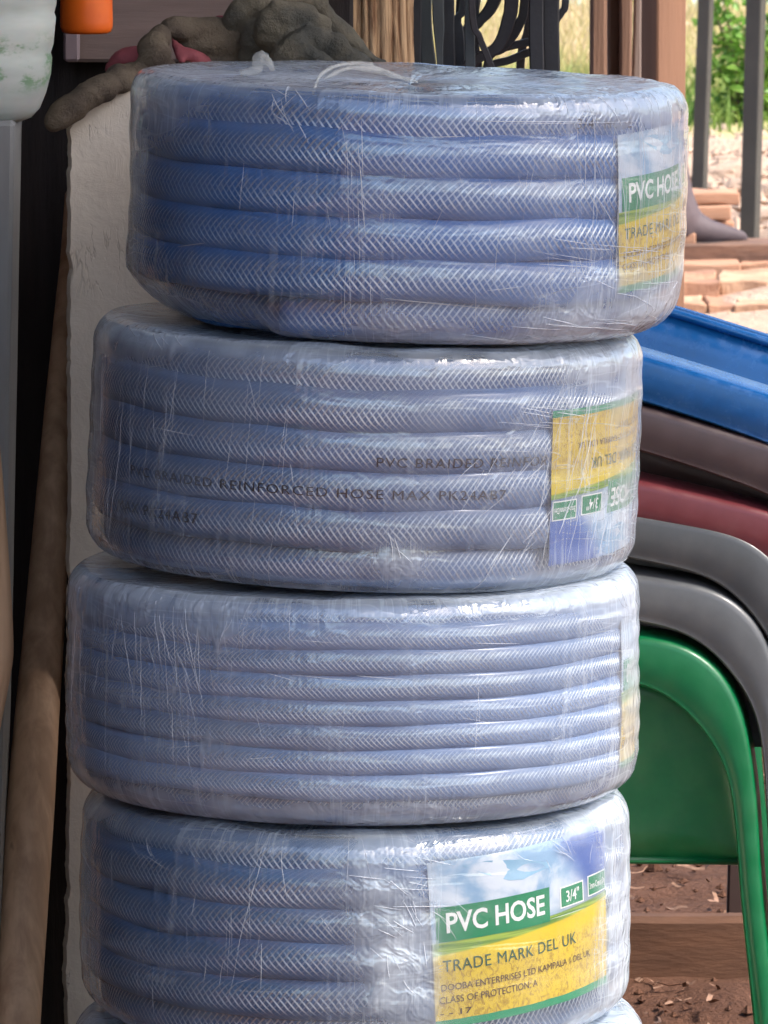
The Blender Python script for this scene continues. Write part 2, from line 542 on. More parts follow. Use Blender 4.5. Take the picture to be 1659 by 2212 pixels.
COILS = {}
def build_coil(key, px_c, py_top, py_bot, R, hose_od, rows, mat, roll, label, seed, corner=(0.022, 0.024), tiltx=0.0, haze=None, wob=0.0012, ring_jog=180.0, yaw=0.0, dy=0.0, steps=(), undercut=None):
    rnd = random.Random(seed)
    zt, zb = zpx(py_top), zpx(py_bot)
    H = zt - zb
    cx = (px_c - 829.5) / FPX * 4.5 / math.cos(PITCH)
    root = empty('hose_coil', (cx, dy, zb), label, 'hose coil', 'wrapped hose coils in the stack', (R_(tiltx), R_(roll), R_(yaw)))
    r = hose_od / 2
    tf = 0.0034                      # film stands this far off the hose
    Rh = R - tf                      # outermost reach of the hose
    Hh = H - 2 * 0.003
    pitch = (Hh - hose_od) / (rows - 1)
    P = Vector((seed * 1.31, seed * 0.77, seed * 2.1))
    ph2 = seed * 1.9
    def bulge(th, z):
        s = (z / H - 0.5) * 2
        return 0.0025 * math.sin(2 * th + ph2) + 0.0018 * math.sin(3 * th + ph2 * 2) - 0.0035 * s * s * (0.5 + 0.5 * math.sin(th + ph2 * 3))
    def under(th):                   # where the lowest turn starts late and the film is drawn in beneath
        if undercut is None:
            return 0.0
        d = math.degrees(math.atan2(math.sin(th), math.cos(th)))
        a, b = undercut
        up_ = min(1.0, max(0.0, (b - d) / 7.0)); dn = min(1.0, max(0.0, (d - a) / 30.0))
        return up_ * up_ * (3 - 2 * up_) * dn
    # --- centre line: level rings that step down at the back, then inner rings at top and bottom
    ns = 120
    def ring(Rc0, z_at, turns, rad_at=None):
        pts = []
        for t in range(turns):
            for i in range(ns):
                f = i / ns
                th = R_(ring_jog) + 2 * math.pi * f
                jog = min(1.0, max(0.0, (f - 0.90) / 0.10)); jog = jog * jog * (3 - 2 * jog)
                tt = t + jog
                z = z_at(tt)
                q = Vector((math.sin(th) * 2.2, math.cos(th) * 2.2, (t + jog) * 2.7)) + P
                dz = wob * 1.6 * mnoise.noise(q)
                dr = wob * 1.3 * mnoise.noise(q + Vector((5, 1, 7)))
                Rc = (rad_at(tt) if rad_at else Rc0) - abs(dr) + bulge(th, z) * (1.0 if rad_at is None else 0.6)
                if rad_at is None:   # the first and last row tuck in under the rounded corners
                    e0 = max(0.0, 1.0 - tt); e1 = max(0.0, 1.0 - (rows - 1 - tt))
                    Rc -= e0 * (max(0, corner[0] - r * .45) * .36 + .003) + e1 * (max(0, corner[1] - r * .45) * .36 + .003)
                    dz += -0.006 * e0 + 0.003 * e1
                    Rc -= 0.050 * e1 * under(th)
                    dz += 0.004 * e1 * under(th)
                pts.append((th, Rc, z + dz))
        return pts
    strands = []
    cornr = [0.30 * r, 0.0]
    def rowz(t):
        return 0.003 + Hh - r - pitch * t
    def row_in(t):
        d = min(t, rows - 1 - t)
        return Rh - r - (corner[0] * 0.25 if d < 0.5 else 0.0) * (1 - min(1, d / 0.5))
    strands.append(ring(Rh - r, rowz, rows, None))
    strands.append(ring(0, lambda t: 0.003 + Hh - r - 0.007, 3, lambda t: Rh - r - hose_od * (1.0 + t) * 0.99))
    strands.append(ring(0, lambda t: 0.003 + r + 0.0015, 2, lambda t: Rh - r - hose_od * (1.0 + t) * 0.99))
    V, F, UV = [], [], []
    sides = 18
    for st in strands:
        off = len(V)
        L = 0.0
        prev = None
        for (th, Rc, z) in st:
            er = Vector((math.sin(th), -math.cos(th), 0))
            c = er * Rc + Vector((0, 0, z))
            if prev is not None:
                L += (c - prev).length
            prev = c
            for k in range(sides + 1):
                a = -math.pi + 2 * math.pi * k / sides
                ca_, sa_ = math.cos(a), math.sin(a)
                V.append(c + er * (math.copysign(abs(ca_) ** 0.38, ca_) * r) + Vector((0, 0, math.copysign(abs(sa_) ** 0.9, sa_) * r * 1.13)))
                UV.append((L, k / sides))
        F += grid_faces(len(st), sides + 1, off=off)
    hose = mesh_obj('hose', V, F, mat, root, True, np.array(UV))
    # --- film shell
    nth = 300
    rin = Rh - hose_od * 4.3
    rc_t, rc_b = corner
    prof = []                        # (r, z, nr, nz)
    def arc(cx_, cz_, rad, a0, a1, n):
        for i in range(n):
            a = a0 + (a1 - a0) * i / (n - 1)
            prof.append((cx_ + rad * math.cos(a), cz_ + rad * math.sin(a), math.cos(a), math.sin(a)))
    n_side = rows * 7
    for i in range(10):
        prof.append((0.004 + (R - rc_t - 0.004) * i / 10, H, 0, 1))
    arc(R - rc_t, H - rc_t, rc_t, math.pi / 2, 0, 9)
    for i in range(1, n_side):
        prof.append((R, H - rc_t + (rc_b - (H - rc_t)) * i / n_side, 1, 0))
    arc(R - rc_b, rc_b, rc_b, 0, -math.pi / 2, 9)
    for i in range(1, 10):
        prof.append((R - rc_b + (rin - (R - rc_b)) * i / 9, 0, 0, -1))
    S = [0.0]
    for i in range(1, len(prof)):
        S.append(S[-1] + math.hypot(prof[i][0] - prof[i - 1][0], prof[i][1] - prof[i - 1][1]))
    haze = haze or []
    def film_pt(th, j, lift=0.0):
        if isinstance(j, float):
            j0 = int(j); f = j - j0
            pr = [prof[j0][q] * (1 - f) + prof[min(j0 + 1, len(prof) - 1)][q] * f for q in range(4)]
        else:
            pr = prof[j]
        rr, z, nr, nz = pr
        q = Vector((math.sin(th) * R * 16, math.cos(th) * R * 16, z * 16)) + P
        d = 0.0014 * mnoise.noise(q)
        q2 = Vector((math.sin(th) * R * 60, math.cos(th) * R * 60, z * 14)) + P
        d += 0.0007 * max(0.0, mnoise.noise(q2))
        if nr > 0.9:                 # between two hose rows the film is pulled in
            ph = (0.003 + Hh - r - z) / pitch
            d -= 0.0008 * (0.5 - 0.5 * math.cos(2 * math.pi * ph))
        if nz > 0.9:
            d -= 0.004 * (0.5 + 0.5 * mnoise.noise(q * 0.7)) + 0.0022 * (0.5 - 0.5 * math.cos(2 * math.pi * (Rh - r - rr) / hose_od)) * (1 if rr > rin else 0) + 0.005 * max(0.0, 1 - rr / rin)
        if nz < -0.9:
            d = -abs(d) * 0.3
        b = bulge(th, z) if nr > -0.5 else 0
        rr -= under(th) * max(0.0, 0.034 - z) * 0.62 * (1 if rr > rin else 0)
        rr2 = rr + nr * (d + lift) + b * max(0.0, min(1.0, (rr - rin) / (R - rin)))
        return Vector((math.sin(th) * rr2, -math.cos(th) * rr2, z + nz * (d + lift)))
    V, UV, HZ, GT = [], [], [], []
    npr = len(prof)
    for i in range(nth):
        th = -math.pi + 2 * math.pi * i / nth
        for j in range(npr):
            V.append(film_pt(th, j))
            UV.append((th * R, S[j]))
            rr, z, nr, nz = prof[j]
            h = 0.048
            if j < 10: h = 0.20
            elif nr < 0.98 and nz > 0.15: h = 0.13
            elif nz < -0.2: h = 0.10
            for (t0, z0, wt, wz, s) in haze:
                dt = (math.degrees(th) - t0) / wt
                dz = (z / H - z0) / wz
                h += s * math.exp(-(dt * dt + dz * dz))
            for (t0, sl, s) in steps:
                if math.degrees(th) > t0 + sl * (z / H - .5):
                    h += s
                    if math.degrees(th) < t0 + sl * (z / H - .5) + 1.3:
                        h += 0.08
            q = V[-1] * 22 + P
            h *= 0.95 + 0.75 * mnoise.fractal(q, 0.8, 2.0, 3)
            HZ.append(min(max(h, 0.0), 0.9))
            GT.append(min(1.0, max(0.08, 0.5 + 1.6 * mnoise.noise(V[-1] * 11 + P))))
    F = [tuple(reversed(q)) for q in grid_faces(nth, npr, close_u=True)]
    # uv per loop so the seam does not wrap
    me_uv = []
    for f in F:
        seam = (f[0] // npr) == nth - 1
        for idx in f:
            uu, vv = UV[idx]
            if seam and idx // npr == 0:
                uu += 2 * math.pi * R
            me_uv.append((uu, vv))
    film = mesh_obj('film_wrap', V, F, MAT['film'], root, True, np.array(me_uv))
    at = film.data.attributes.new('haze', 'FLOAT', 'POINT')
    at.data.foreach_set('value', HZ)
    at = film.data.attributes.new('gate', 'FLOAT', 'POINT')
    at.data.foreach_set('value', GT)
    C = dict(root=root, R=R, Rh=Rh, r=r, H=H, Hh=Hh, pitch=pitch, bulge=bulge, prof=prof, S=S, film_pt=film_pt, rnd=rnd, corner=corner, rowz=rowz, nside0=19, nside=n_side, cx=cx)
    COILS[key] = C
    return C

def creases(C, clusters, nrand):
    """pulled threads and sharp folds of the film: fine raised ridges lying on it"""
    rnd = C['rnd']
    V, F = [], []
    a0, a1 = C['nside0'] - 8, C['nside0'] + C['nside'] + 6
    def strand(th0, f0, th1, f1, rad, curve=0.0):
        n = 9
        pts = []
        for i in range(n):
            t = i / (n - 1)
            th = R_(th0 + (th1 - th0) * t + curve * math.sin(math.pi * t))
            j = a0 + (a1 - a0) * min(max(f0 + (f1 - f0) * t, 0.0), 1.0)
            pts.append(C['film_pt'](th, float(j), 0.0004))
        rr = [rad * (0.25 + 0.75 * math.sin(math.pi * (0.08 + 0.84 * i / (n - 1)))) for i in range(n)]
        v, f = tube_data(pts, rr, 3, False, len(V))
        V.extend(v); F.extend(f)
    for (tc, tw, fc, fw, ln, tilt, n, rad) in clusters:
        for _ in range(int(n * 0.55) + 1):
            th = tc + rnd.gauss(0, tw); f = fc + rnd.gauss(0, fw)
            l = ln * rnd.uniform(0.4, 1.3); tl = tilt + rnd.gauss(0, abs(tilt) * 0.25 + 0.8)
            strand(th, f - l / 2, th + tl, f + l / 2, rad * rnd.uniform(0.4, 1.1), rnd.gauss(0, 0.12))
    for _ in range(nrand // 4):
        th = rnd.uniform(-85, 85); f = rnd.uniform(0.08, 0.95)
        if rnd.random() < 0.62:
            l = rnd.uniform(0.05, 0.3)
            strand(th, f - l / 2, th + rnd.gauss(0, 1.5), f + l / 2, 0.00024 * rnd.uniform(0.4, 1.2), rnd.gauss(0, 0.15))
        else:
            strand(th, f, th + rnd.uniform(3, 13), f + rnd.gauss(0, 0.03), 0.0003 * rnd.uniform(0.4, 1.2), 0)
    o = mesh_obj('film_crease', V, F, MAT['crease'], C['root'])
    o['kind'] = 'stuff'

def label_on(C, th_c, z_c, wid, hei, roll, part_label, lift=0.0006, flip=False, curl=0.0):
    """printed sheet bent round the coil under the film, with its printing"""
    ca, sa = math.cos(R_(roll)), math.sin(R_(roll))
    def mp(u, v, up=0.0):            # u, v in 0..1
        du, dv = (u - 0.5) * wid, (v - 0.5) * hei
        if flip:
            du, dv = -du, -dv
        x, z = du * ca - dv * sa, du * sa + dv * ca
        zz = z_c + z
        th = R_(th_c) + x / (C['Rh'] + lift)
        rr = C['Rh'] + lift + up + C['bulge'](th, zz) + 0.0010 * mnoise.noise(Vector((u * 5, v * 4, C['H'] * 90)))
        for rc, dd in ((C['corner'][0], zz - (C['H'] - C['corner'][0])), (C['corner'][1], C['corner'][1] - zz)):
            if dd > 0:
                rr -= rc - math.sqrt(max(rc * rc - dd * dd, (rc * .25) ** 2))
        return Vector((math.sin(th) * rr, -math.cos(th) * rr, zz))
    nu, nv = 44, 26
    V, UV = [], []
    for i in range(nu):
        for j in range(nv):
            V.append(mp(i / (nu - 1), j / (nv - 1))); UV.append((i / (nu - 1), j / (nv - 1)))
    sh = mesh_obj('label', V, grid_faces(nu, nv), MAT['label'], C['root'], True, np.array(UV))
    sh['label'] = part_label
    def patch(name, u0, u1, v0, v1, mat, up, border=None):
        n1, n2 = max(3, int((u1 - u0) * 60)), 5
        vs = [mp(u0 + (u1 - u0) * i / (n1 - 1), v0 + (v1 - v0) * j / (n2 - 1), up) for i in range(n1) for j in range(n2)]
        return mesh_obj(name, vs, grid_faces(n1, n2), mat, sh)
    def letters(txt, u0, u1, v0, v1, mat, up, bold=0.0, sp=1.0):
        v, f = text_mesh(txt, 1.0, 1.0, bold, sp)
        vs = [mp(u0 + (u1 - u0) * p[0], v0 + (v1 - v0) * p[1], up) for p in v]
        return mesh_obj('lettering', vs, f, mat, sh, False)
    # pale blue wedge in the cloudy sky
    wedge = [(.15, .985), (.26, .995), (.37, .975), (.47, .95), (.57, .905), (.585, .878), (.50, .862), (.43, .84), (.36, .852), (.25, .915)]
    vs = [mp(a, b - .03, .00025) for a, b in wedge] + [mp(.38, .88, .00025)]
    mesh_obj('picture_cloud', vs, [(i, (i + 1) % 10, 10) for i in range(10)], MAT['p_sky'], sh)
    patch('banner', .02, .575, .515, .725, MAT['p_green'], .00025)
    letters('PVC HOSE', .065, .545, .565, .69, MAT['p_white'], .0005, 0.022)
    patch('badge_border', .638, .80, .572, .702, MAT['p_white'], .00025)
    patch('badge', .645, .793, .580, .694, MAT['p_green'], .0004)
    letters('3/4"', .675, .765, .602, .674, MAT['p_white'], .0006, 0.01)
    patch('badge_border', .833, .993, .585, .712, MAT['p_white'], .00025)
    patch('badge', .840, .987, .593, .704, MAT['p_green'], .0004)
    letters('3mm-Comm/Dm', .845, .982, .628, .668, MAT['p_white'], .0006, 0.01)
    letters('TRADE MARK DEL UK', .04, .735, .335, .405, MAT['p_dark'], .0004, 0.0, 1.08)
    letters('DOOBA ENTERPRISES LTD KAMPALA 1 DEL UK', .03, .84, .222, .262, MAT['p_brown'], .0004, 0.0)
    letters('CLASS OF PROTECTION: A', .02, .49, .145, .187, MAT['p_brown'], .0004, 0.0)
    letters('- - 17', .02, .16, .07, .105, MAT['p_brown'], .0004, 0.01)
    return sh

def hose_print(C, row, th0, th1, txt, phi0, phi1):
    """ink line stamped along one hose row"""
    v, f = text_mesh(txt, 1.0, 1.0, 0.0, 1.15)
    vs = []
    for a, b in v:
        th = R_(th0 + (th1 - th0) * a); ph = R_(phi0 + (phi1 - phi0) * b)
        z = C['rowz'](row)
        rr = C['Rh'] - C['r'] + C['bulge'](th, z) + abs(math.cos(ph)) ** 0.38 * C['r'] + 0.0009
        vs.append(Vector((math.sin(th) * rr, -math.cos(th) * rr, z + math.sin(ph) * (C['r'] + 0.0009))))
    o = mesh_obj('hose_lettering', vs, f, MAT['p_ink'], C['root'], False)
    return o

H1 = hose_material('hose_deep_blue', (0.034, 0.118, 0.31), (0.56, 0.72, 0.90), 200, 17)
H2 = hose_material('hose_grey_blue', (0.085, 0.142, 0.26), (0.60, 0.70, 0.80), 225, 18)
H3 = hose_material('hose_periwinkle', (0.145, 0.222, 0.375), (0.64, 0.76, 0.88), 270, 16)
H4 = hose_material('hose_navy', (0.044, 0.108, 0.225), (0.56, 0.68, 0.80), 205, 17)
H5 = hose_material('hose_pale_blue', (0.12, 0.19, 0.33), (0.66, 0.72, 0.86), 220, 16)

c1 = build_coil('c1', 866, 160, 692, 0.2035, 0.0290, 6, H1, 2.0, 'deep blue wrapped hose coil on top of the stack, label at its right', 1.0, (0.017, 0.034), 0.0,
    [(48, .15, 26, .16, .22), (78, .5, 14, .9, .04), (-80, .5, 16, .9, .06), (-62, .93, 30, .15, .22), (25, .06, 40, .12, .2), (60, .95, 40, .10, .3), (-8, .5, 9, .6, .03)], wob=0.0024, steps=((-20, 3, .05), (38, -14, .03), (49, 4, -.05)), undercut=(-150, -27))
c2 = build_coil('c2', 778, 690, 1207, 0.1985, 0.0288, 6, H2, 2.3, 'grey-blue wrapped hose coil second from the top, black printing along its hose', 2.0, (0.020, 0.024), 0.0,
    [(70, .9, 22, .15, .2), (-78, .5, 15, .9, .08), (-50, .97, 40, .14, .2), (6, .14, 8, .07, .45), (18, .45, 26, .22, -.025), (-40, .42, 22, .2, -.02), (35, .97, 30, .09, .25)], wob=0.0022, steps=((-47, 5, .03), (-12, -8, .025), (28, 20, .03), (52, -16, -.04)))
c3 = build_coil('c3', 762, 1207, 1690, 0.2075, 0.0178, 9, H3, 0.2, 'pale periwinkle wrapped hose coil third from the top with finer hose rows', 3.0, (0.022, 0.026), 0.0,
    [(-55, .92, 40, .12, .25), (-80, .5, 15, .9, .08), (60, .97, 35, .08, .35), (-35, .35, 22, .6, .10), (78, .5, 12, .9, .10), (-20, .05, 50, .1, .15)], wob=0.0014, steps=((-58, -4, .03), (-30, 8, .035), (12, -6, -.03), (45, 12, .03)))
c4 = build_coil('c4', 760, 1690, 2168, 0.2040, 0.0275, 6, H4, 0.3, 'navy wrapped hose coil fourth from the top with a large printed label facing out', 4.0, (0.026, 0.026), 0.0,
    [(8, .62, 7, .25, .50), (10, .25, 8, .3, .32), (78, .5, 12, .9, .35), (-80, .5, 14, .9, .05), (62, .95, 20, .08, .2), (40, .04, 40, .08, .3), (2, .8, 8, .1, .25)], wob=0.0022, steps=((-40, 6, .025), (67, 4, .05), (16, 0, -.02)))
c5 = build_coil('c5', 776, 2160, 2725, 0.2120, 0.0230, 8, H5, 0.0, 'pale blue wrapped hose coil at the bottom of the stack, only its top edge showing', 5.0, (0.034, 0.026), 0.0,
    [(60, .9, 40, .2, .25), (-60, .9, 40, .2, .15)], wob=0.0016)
# stand the bottom coil on the ground
c5['root'].location.z = max(c5['root'].location.z, 0.0)

creases(c1, [(-28, 3.5, .12, .05, .12, 4.0, 16, .0005), (-13, 4, .12, .04, .10, -3, 10, .0004), (-10, 1.5, .38, .1, .25, 1, 8, .0004), (-12, 3, .5, .25, .3, .5, 22, .00022),
    (25, 14, .5, .25, .22, 1.5, 46, .00024), (42, 6, .3, .15, .3, 4, 18, .0004), (50, 8, .75, .06, .04, 12, 16, .0004), (62, 9, .5, .28, .5, 1, 40, .00035), (40, 18, .93, .04, .02, 12, 24, .0004), (30, 10, .16, .01, .0, 25, 3, .0005), (35, 12, .70, .04, .03, 10, 14, .0004)], 90)
creases(c2, [(-48, 10, .4, .2, .35, -3, 26, .00022), (-22, 8, .45, .22, .3, -1.5, 26, .00022), (8, 1.2, .82, .04, .12, 2, 7, .0006), (30, 7, .5, .1, .16, -5, 16, .0004), (55, 9, .6, .2, .3, -4, 34, .0004), (30, 14, .3, .05, .03, 12, 18, .0004), (42, 8, .72, .08, .18, -5, 12, .0005), (-52, 6, .06, .02, .05, 6, 8, .0004)], 80)
creases(c3, [(-46, 4, .35, .2, .4, 2, 14, .0003), (-35, 4, .4, .2, .35, 2.5, 22, .00032), (-20, 6, .13, .03, .10, -2, 26, .00026), (-62, 6, .3, .2, .5, -2, 8, .00028), (40, 25, .08, .02, .05, 2, 40, .00022), (15, 20, .3, .2, .03, 10, 14, .0003)], 70)
creases(c4, [(-48, 8, .15, .05, .08, 4, 10, .0003), (-30, 9, .45, .2, .3, -.5, 26, .00022), (-18, 1, .3, .15, .4, -4, 4, .00035), (10, 4, .4, .15, .1, 2, 34, .0004), (10, 5, .25, .08, .02, 6, 16, .0004), (66, 6, .4, .2, .4, 1, 24, .0003), (50, 10, .12, .03, .07, 3, 24, .0003)], 70)
creases(c5, [(45, 22, .1, .06, .10, 2, 50, .0003), (-40, 20, .1, .05, .1, 2, 20, .0003)], 20)

label_on(c1, 72.5, 0.098, 0.170, 0.112, 4.0, 'printed label with a green banner, half turned away')
label_on(c2, 68, 0.076, 0.170, 0.110, 1.5, 'printed label upside down', flip=True)
label_on(c3, 91, 0.078, 0.170, 0.108, 0.0, 'printed label seen edge on')
label_on(c4, 41.0, 0.087, 0.175, 0.119, 3.6, 'printed label facing out')

# film twists on the crown of the top coil
tw = []
def film_twist(C, name, pts, radii, sides=7):
    p = catmull(pts, 6)
    v, f = tube_data(p, lerp_list(radii, len(p)), sides, True)
    for q in v:
        q += Vector((mnoise.noise(q * 260), mnoise.noise(q * 260 + Vector((3, 1, 2))), mnoise.noise(q * 260 + Vector((7, 5, 1))))) * 0.0012
    inv = C['root'].matrix_basis.inverted()
    o = mesh_obj(name, [inv @ q for q in v], f, FILMLUMP, C['root'])
    return o
Nf = NT('film_lump')
pp = Nf.principled((0.66, 0.65, 0.60), 0.22, 0.7, Nf.bump(Nf.noise(Nf.coord('Object'), 220, 4.0, 0.6), 0.5, 0.002))
tt = Nf.node('ShaderNodeBsdfTransparent')
mm = Nf.node('ShaderNodeMixShader'); mm.inputs[0].default_value = 0.32
Nf.link(tt.outputs[0], mm.inputs[1]); Nf.link(pp, mm.inputs[2])
FILMLUMP = Nf.done(mm.outputs[0])
film_twist(c1, 'film_twist', [W(520, 158, -.10), W(552, 150, -.10), W(562, 122, -.10), W(580, 135, -.10), W(590, 152, -.10)], [.002, .0045, .0045, .003, .0015])
film_twist(c1, 'film_loop', [W(676, 205, -.15), W(690, 165, -.14), W(735, 140, -.12), W(790, 140, -.11), W(850, 163, -.10), W(905, 178, -.09)], [.001, .0013, .0015, .0022, .002, .001], 5)
film_twist(c1, 'film_loop', [W(700, 170, -.13), W(750, 148, -.12), W(800, 150, -.11), W(838, 163, -.10)], [.001, .002, .003, .001], 5)

# stamped writing
hose_print(c2, 2, 2.5, 42, 'PVC BRAIDED REINFOR', -44, -14)
hose_print(c2, 3, -57, 31, 'PVC BRAIDED REINFORCED HOSE MAX PK24AB7', -19, 6)
hose_print(c2, 4, -62, -36, 'MAX PK24AB7', -16, 12)
hose_print(c1, 0, 36, 52, '3/4" HOSE', -30, 0)

# ------------------------------------------------------------------ white pillar
PLASTER = simple('flaking_lime_plaster', (0.60, 0.53, 0.44), (0.47, 0.40, 0.32), 0.9, 14.0, 0.8, 60.0, 0.2, bdist=0.006)
def build_pillar():
    Y0, Y1 = 0.27, 0.52
    xl = W(150, 900, Y0).x; xr = W(1000, 900, Y0).x
    zt = W(300, 190, Y0).z
    root = Vector(((xl + xr) / 2, (Y0 + Y1) / 2, 0))
    # outline in the front plane
    def L(px, py): 
        p = W(px, py, Y0); return (p.x, p.z)
    out = []
    lx = [(148, 2700), (147, 2212), (143, 2100), (150, 1900), (152, 1700), (150, 1500), (151, 1200), (154, 1000), (153, 700), (152, 500), (152, 380), (153, 280), (168, 245), (192, 218), (225, 202), (285, 192), (400, 190), (1000, 190), (1000, 2700)]
    pts = []
    for i in range(len(lx) - 1):
        a, b = lx[i], lx[i + 1]
        n = max(1, int(math.hypot(b[0] - a[0], b[1] - a[1]) / 9)) if i < 16 else 1
        for k in range(n):
            t = k / n
            px = a[0] + (b[0] - a[0]) * t; py = a[1] + (b[1] - a[1]) * t
            j = mnoise.noise(Vector((px * .035, py * .035, 1.5))) * 3.0 + mnoise.noise(Vector((px * .10, py * .10, 4))) * 2.0 + max(0.0, mnoise.noise(Vector((px * .015, py * .018, 8))) - .15) * 14
            pts.append(L(px + (j if i < 12 else 0), py + (j if 11 < i < 16 else 0)))
    pts.append(L(*lx[-1]))
    pts = [(x, max(z, 0.0)) for x, z in pts]
    bm = bmesh.new()
    fv = [bm.verts.new((x - root.x, Y0 - root.y, z)) for x, z in pts]
    bv = [bm.verts.new((x - root.x, Y1 - root.y, z)) for x, z in pts]
    mv = [bm.verts.new((x - root.x - 0.0035 if x < xl + 0.06 else x - root.x, Y0 + 0.012 - root.y, z)) for x, z in pts]
    n = len(pts)
    bm.faces.new(fv)
    bm.faces.new(list(reversed(bv)))
    for i in range(n):
        k = (i + 1) % n
        bm.faces.new((fv[k], fv[i], mv[i], mv[k]))
        bm.faces.new((mv[k], mv[i], bv[i], bv[k]))
    bmesh.ops.recalc_face_normals(bm, faces=bm.faces)
    o = bm_obj('pillar', bm, PLASTER_MAT, None, False, root)
    tag(o, 'cream white plastered pillar with flaking chipped edges right behind the stack', 'pillar')
    return o, zt
NP = NT('flaking_plaster')
v = NP.coord('Object')
n_big = NP.noise(v, 9.0, 5.0, 0.6)
n_fl = NP.noise(v, 38.0, 5.0, 0.7, 0.4)
chips = NP.smooth(NP.math('ABSOLUTE', NP.math('SUBTRACT', NP.noise(NP.coord('Object', (30, 30, 7)), 1.0, 5.0, 0.6, 0.6), 0.5)), 0.0, 0.014, 1.0, 0.0)
gatec = NP.smooth(NP.noise(v, 16.0, 2.0), 0.50, 0.64)
chips = NP.math('MULTIPLY', chips, gatec)
pc = NP.mixc(NP.smooth(n_big, 0.35, 0.7), (0.80, 0.69, 0.55), (0.70, 0.59, 0.46))
pc = NP.mixc(NP.math('MULTIPLY', chips, 0.3), pc, (0.26, 0.19, 0.13))
hgt = NP.math('SUBTRACT', NP.math('MULTIPLY', n_fl, 0.8), NP.math('MULTIPLY', chips, 0.6))
PLASTER_MAT = NP.done(NP.principled(pc, 0.88, 0.25, NP.bump(hgt, 0.4, 0.005)))
pillar, PZ = build_pillar()

# ------------------------------------------------------------------ things at the left
GREYP = simple('grey_paint', (0.30, 0.30, 0.285), (0.20, 0.195, 0.18), 0.6, 6.0, 0.25, 40.0, 0.4, (1, 1, .4))
pA = W(45, 262, 0.16); pB = W(24, 1300, 0.16)
o = rough_box('post', (0.13, 0.10, pA.z), GREYP, None, (0, 0, 0), (0, 0, 0), 8, 0.0012, 10, 3.0, 0.003)
lean = (pA.x - pB.x) / (pA.z - pB.z)
for vtx in o.data.vertices:
    vtx.co.x += lean * (vtx.co.z - pA.z)
o.location = (pA.x - 0.0695, 0.21, 0)
tag(o, 'grey painted post at the left edge under the white container', 'post')

# milky plastic container on the grey post
def lathe(name, prof, n, mat, parent=None, loc=(0, 0, 0), squash=(1, 1), smooth=True):
    V = []
    for i in range(n):
        a = 2 * math.pi * i / n
        for (r, z) in prof:
            V.append((math.cos(a) * r * squash[0], math.sin(a) * r * squash[1], z))
    m = len(prof)
    F = grid_faces(n, m, close_u=True)
    F.append(tuple(i * m for i in reversed(range(n))))
    F.append(tuple(i * m + m - 1 for i in range(n)))
    return mesh_obj(name, V, F, mat, parent, smooth, None, loc)
NJ = NT('milky_plastic')
vj = NJ.coord('Object')
green = NJ.math('MULTIPLY', NJ.smooth(NJ.noise(NJ.coord('Object', (30, 30, 60)), 1.0, 4.0, 0.7), 0.48, 0.62), NJ.smooth(NJ.math('ABSOLUTE', NJ.math('SUBTRACT', NJ.node('ShaderNodeSeparateXYZ').outputs[2], 0.045)), 0.026, 0.012, 0.0, 1.0))
for nd in NJ.n:
    if nd.type == 'SEPXYZ':
        tcj = NJ.node('ShaderNodeTexCoord'); NJ.link(tcj.outputs['Object'], nd.inputs[0])
cj = NJ.mixc(NJ.smooth(NJ.noise(NJ.coord('Object', (6, 6, 22)), 1.0, 4.0), 0.35, 0.7), (0.50, 0.51, 0.46), (0.32, 0.34, 0.30))
cj = NJ.mixc(green, cj, (0.17, 0.27, 0.15))
MILKY = NJ.done(NJ.principled(cj, 0.38, 0.5, NJ.bump(NJ.noise(NJ.coord('Object', (8, 8, 40)), 1.0, 3.0), 0.3, 0.003), **{'Subsurface Weight': 0.25, 'Subsurface Scale': 0.01}))
jc = W(-100, 262, 0.21)
s_j = 13500 / 4.71
jr = 233 / s_j
jug = empty('plastic_container', (jc.x, 0.21, jc.z), 'milky white plastic container with green stains standing on the grey post', 'container')
prof = [(0.001, 0.0), (jr * .62, 0.0), (jr * .72, .003), (jr * .80, .010), (jr * .86, .022), (jr * .905, .036), (jr * .918, .048), (jr * .905, .052), (jr * .93, .058), (jr * .955, .078), (jr * .94, .082), (jr * .96, .088), (jr * .985, .120), (jr * .97, .124), (jr * 1.0, .130), (jr * 1.0, .20), (jr * .9, .225), (jr * .5, .245), (jr * .3, .25), (jr * .3, .27)]
lathe('body', prof, 48, MILKY, jug, (0, 0, 0), (1, 0.7))
lathe('cap', [(jr * .32, .268), (jr * .36, .27), (jr * .36, .295), (jr * .33, .3), (0.001, .3)], 32, simple('white_cap', (0.6, 0.6, 0.58), None, 0.4), jug)

# orange cup hung behind the container
ORANGE = simple('orange_plastic', (0.90, 0.16, 0.012), (0.82, 0.13, 0.01), 0.38, 20.0)
oc = W(187, 72, 0.62)
s_o = 13500 / 5.12
cup = empty('plastic_cup', (oc.x, 0.62, oc.z), 'bright orange plastic cup hanging by a cord behind the white container', 'cup')
orr = 57 / s_o
lathe('body', [(0.001, 0.0), (orr * .80, 0.0), (orr * .93, .0015), (orr * .99, .005), (orr * 1.0, .010), (orr * .985, .03), (orr * .97, .07), (orr * .985, .072), (orr * .985, .075), (orr * .93, .075), (orr * .9, .02), (0.001, .015)], 40, ORANGE, cup)
v, f = tube_data([(0.0, 0, .0), (0, 0, .3), (0, 0, .9)], .0012, 6)
mesh_obj('cord', [q + Vector((0, 0, .015)) for q in v], f, simple('cord', (.2, .15, .1)), cup)

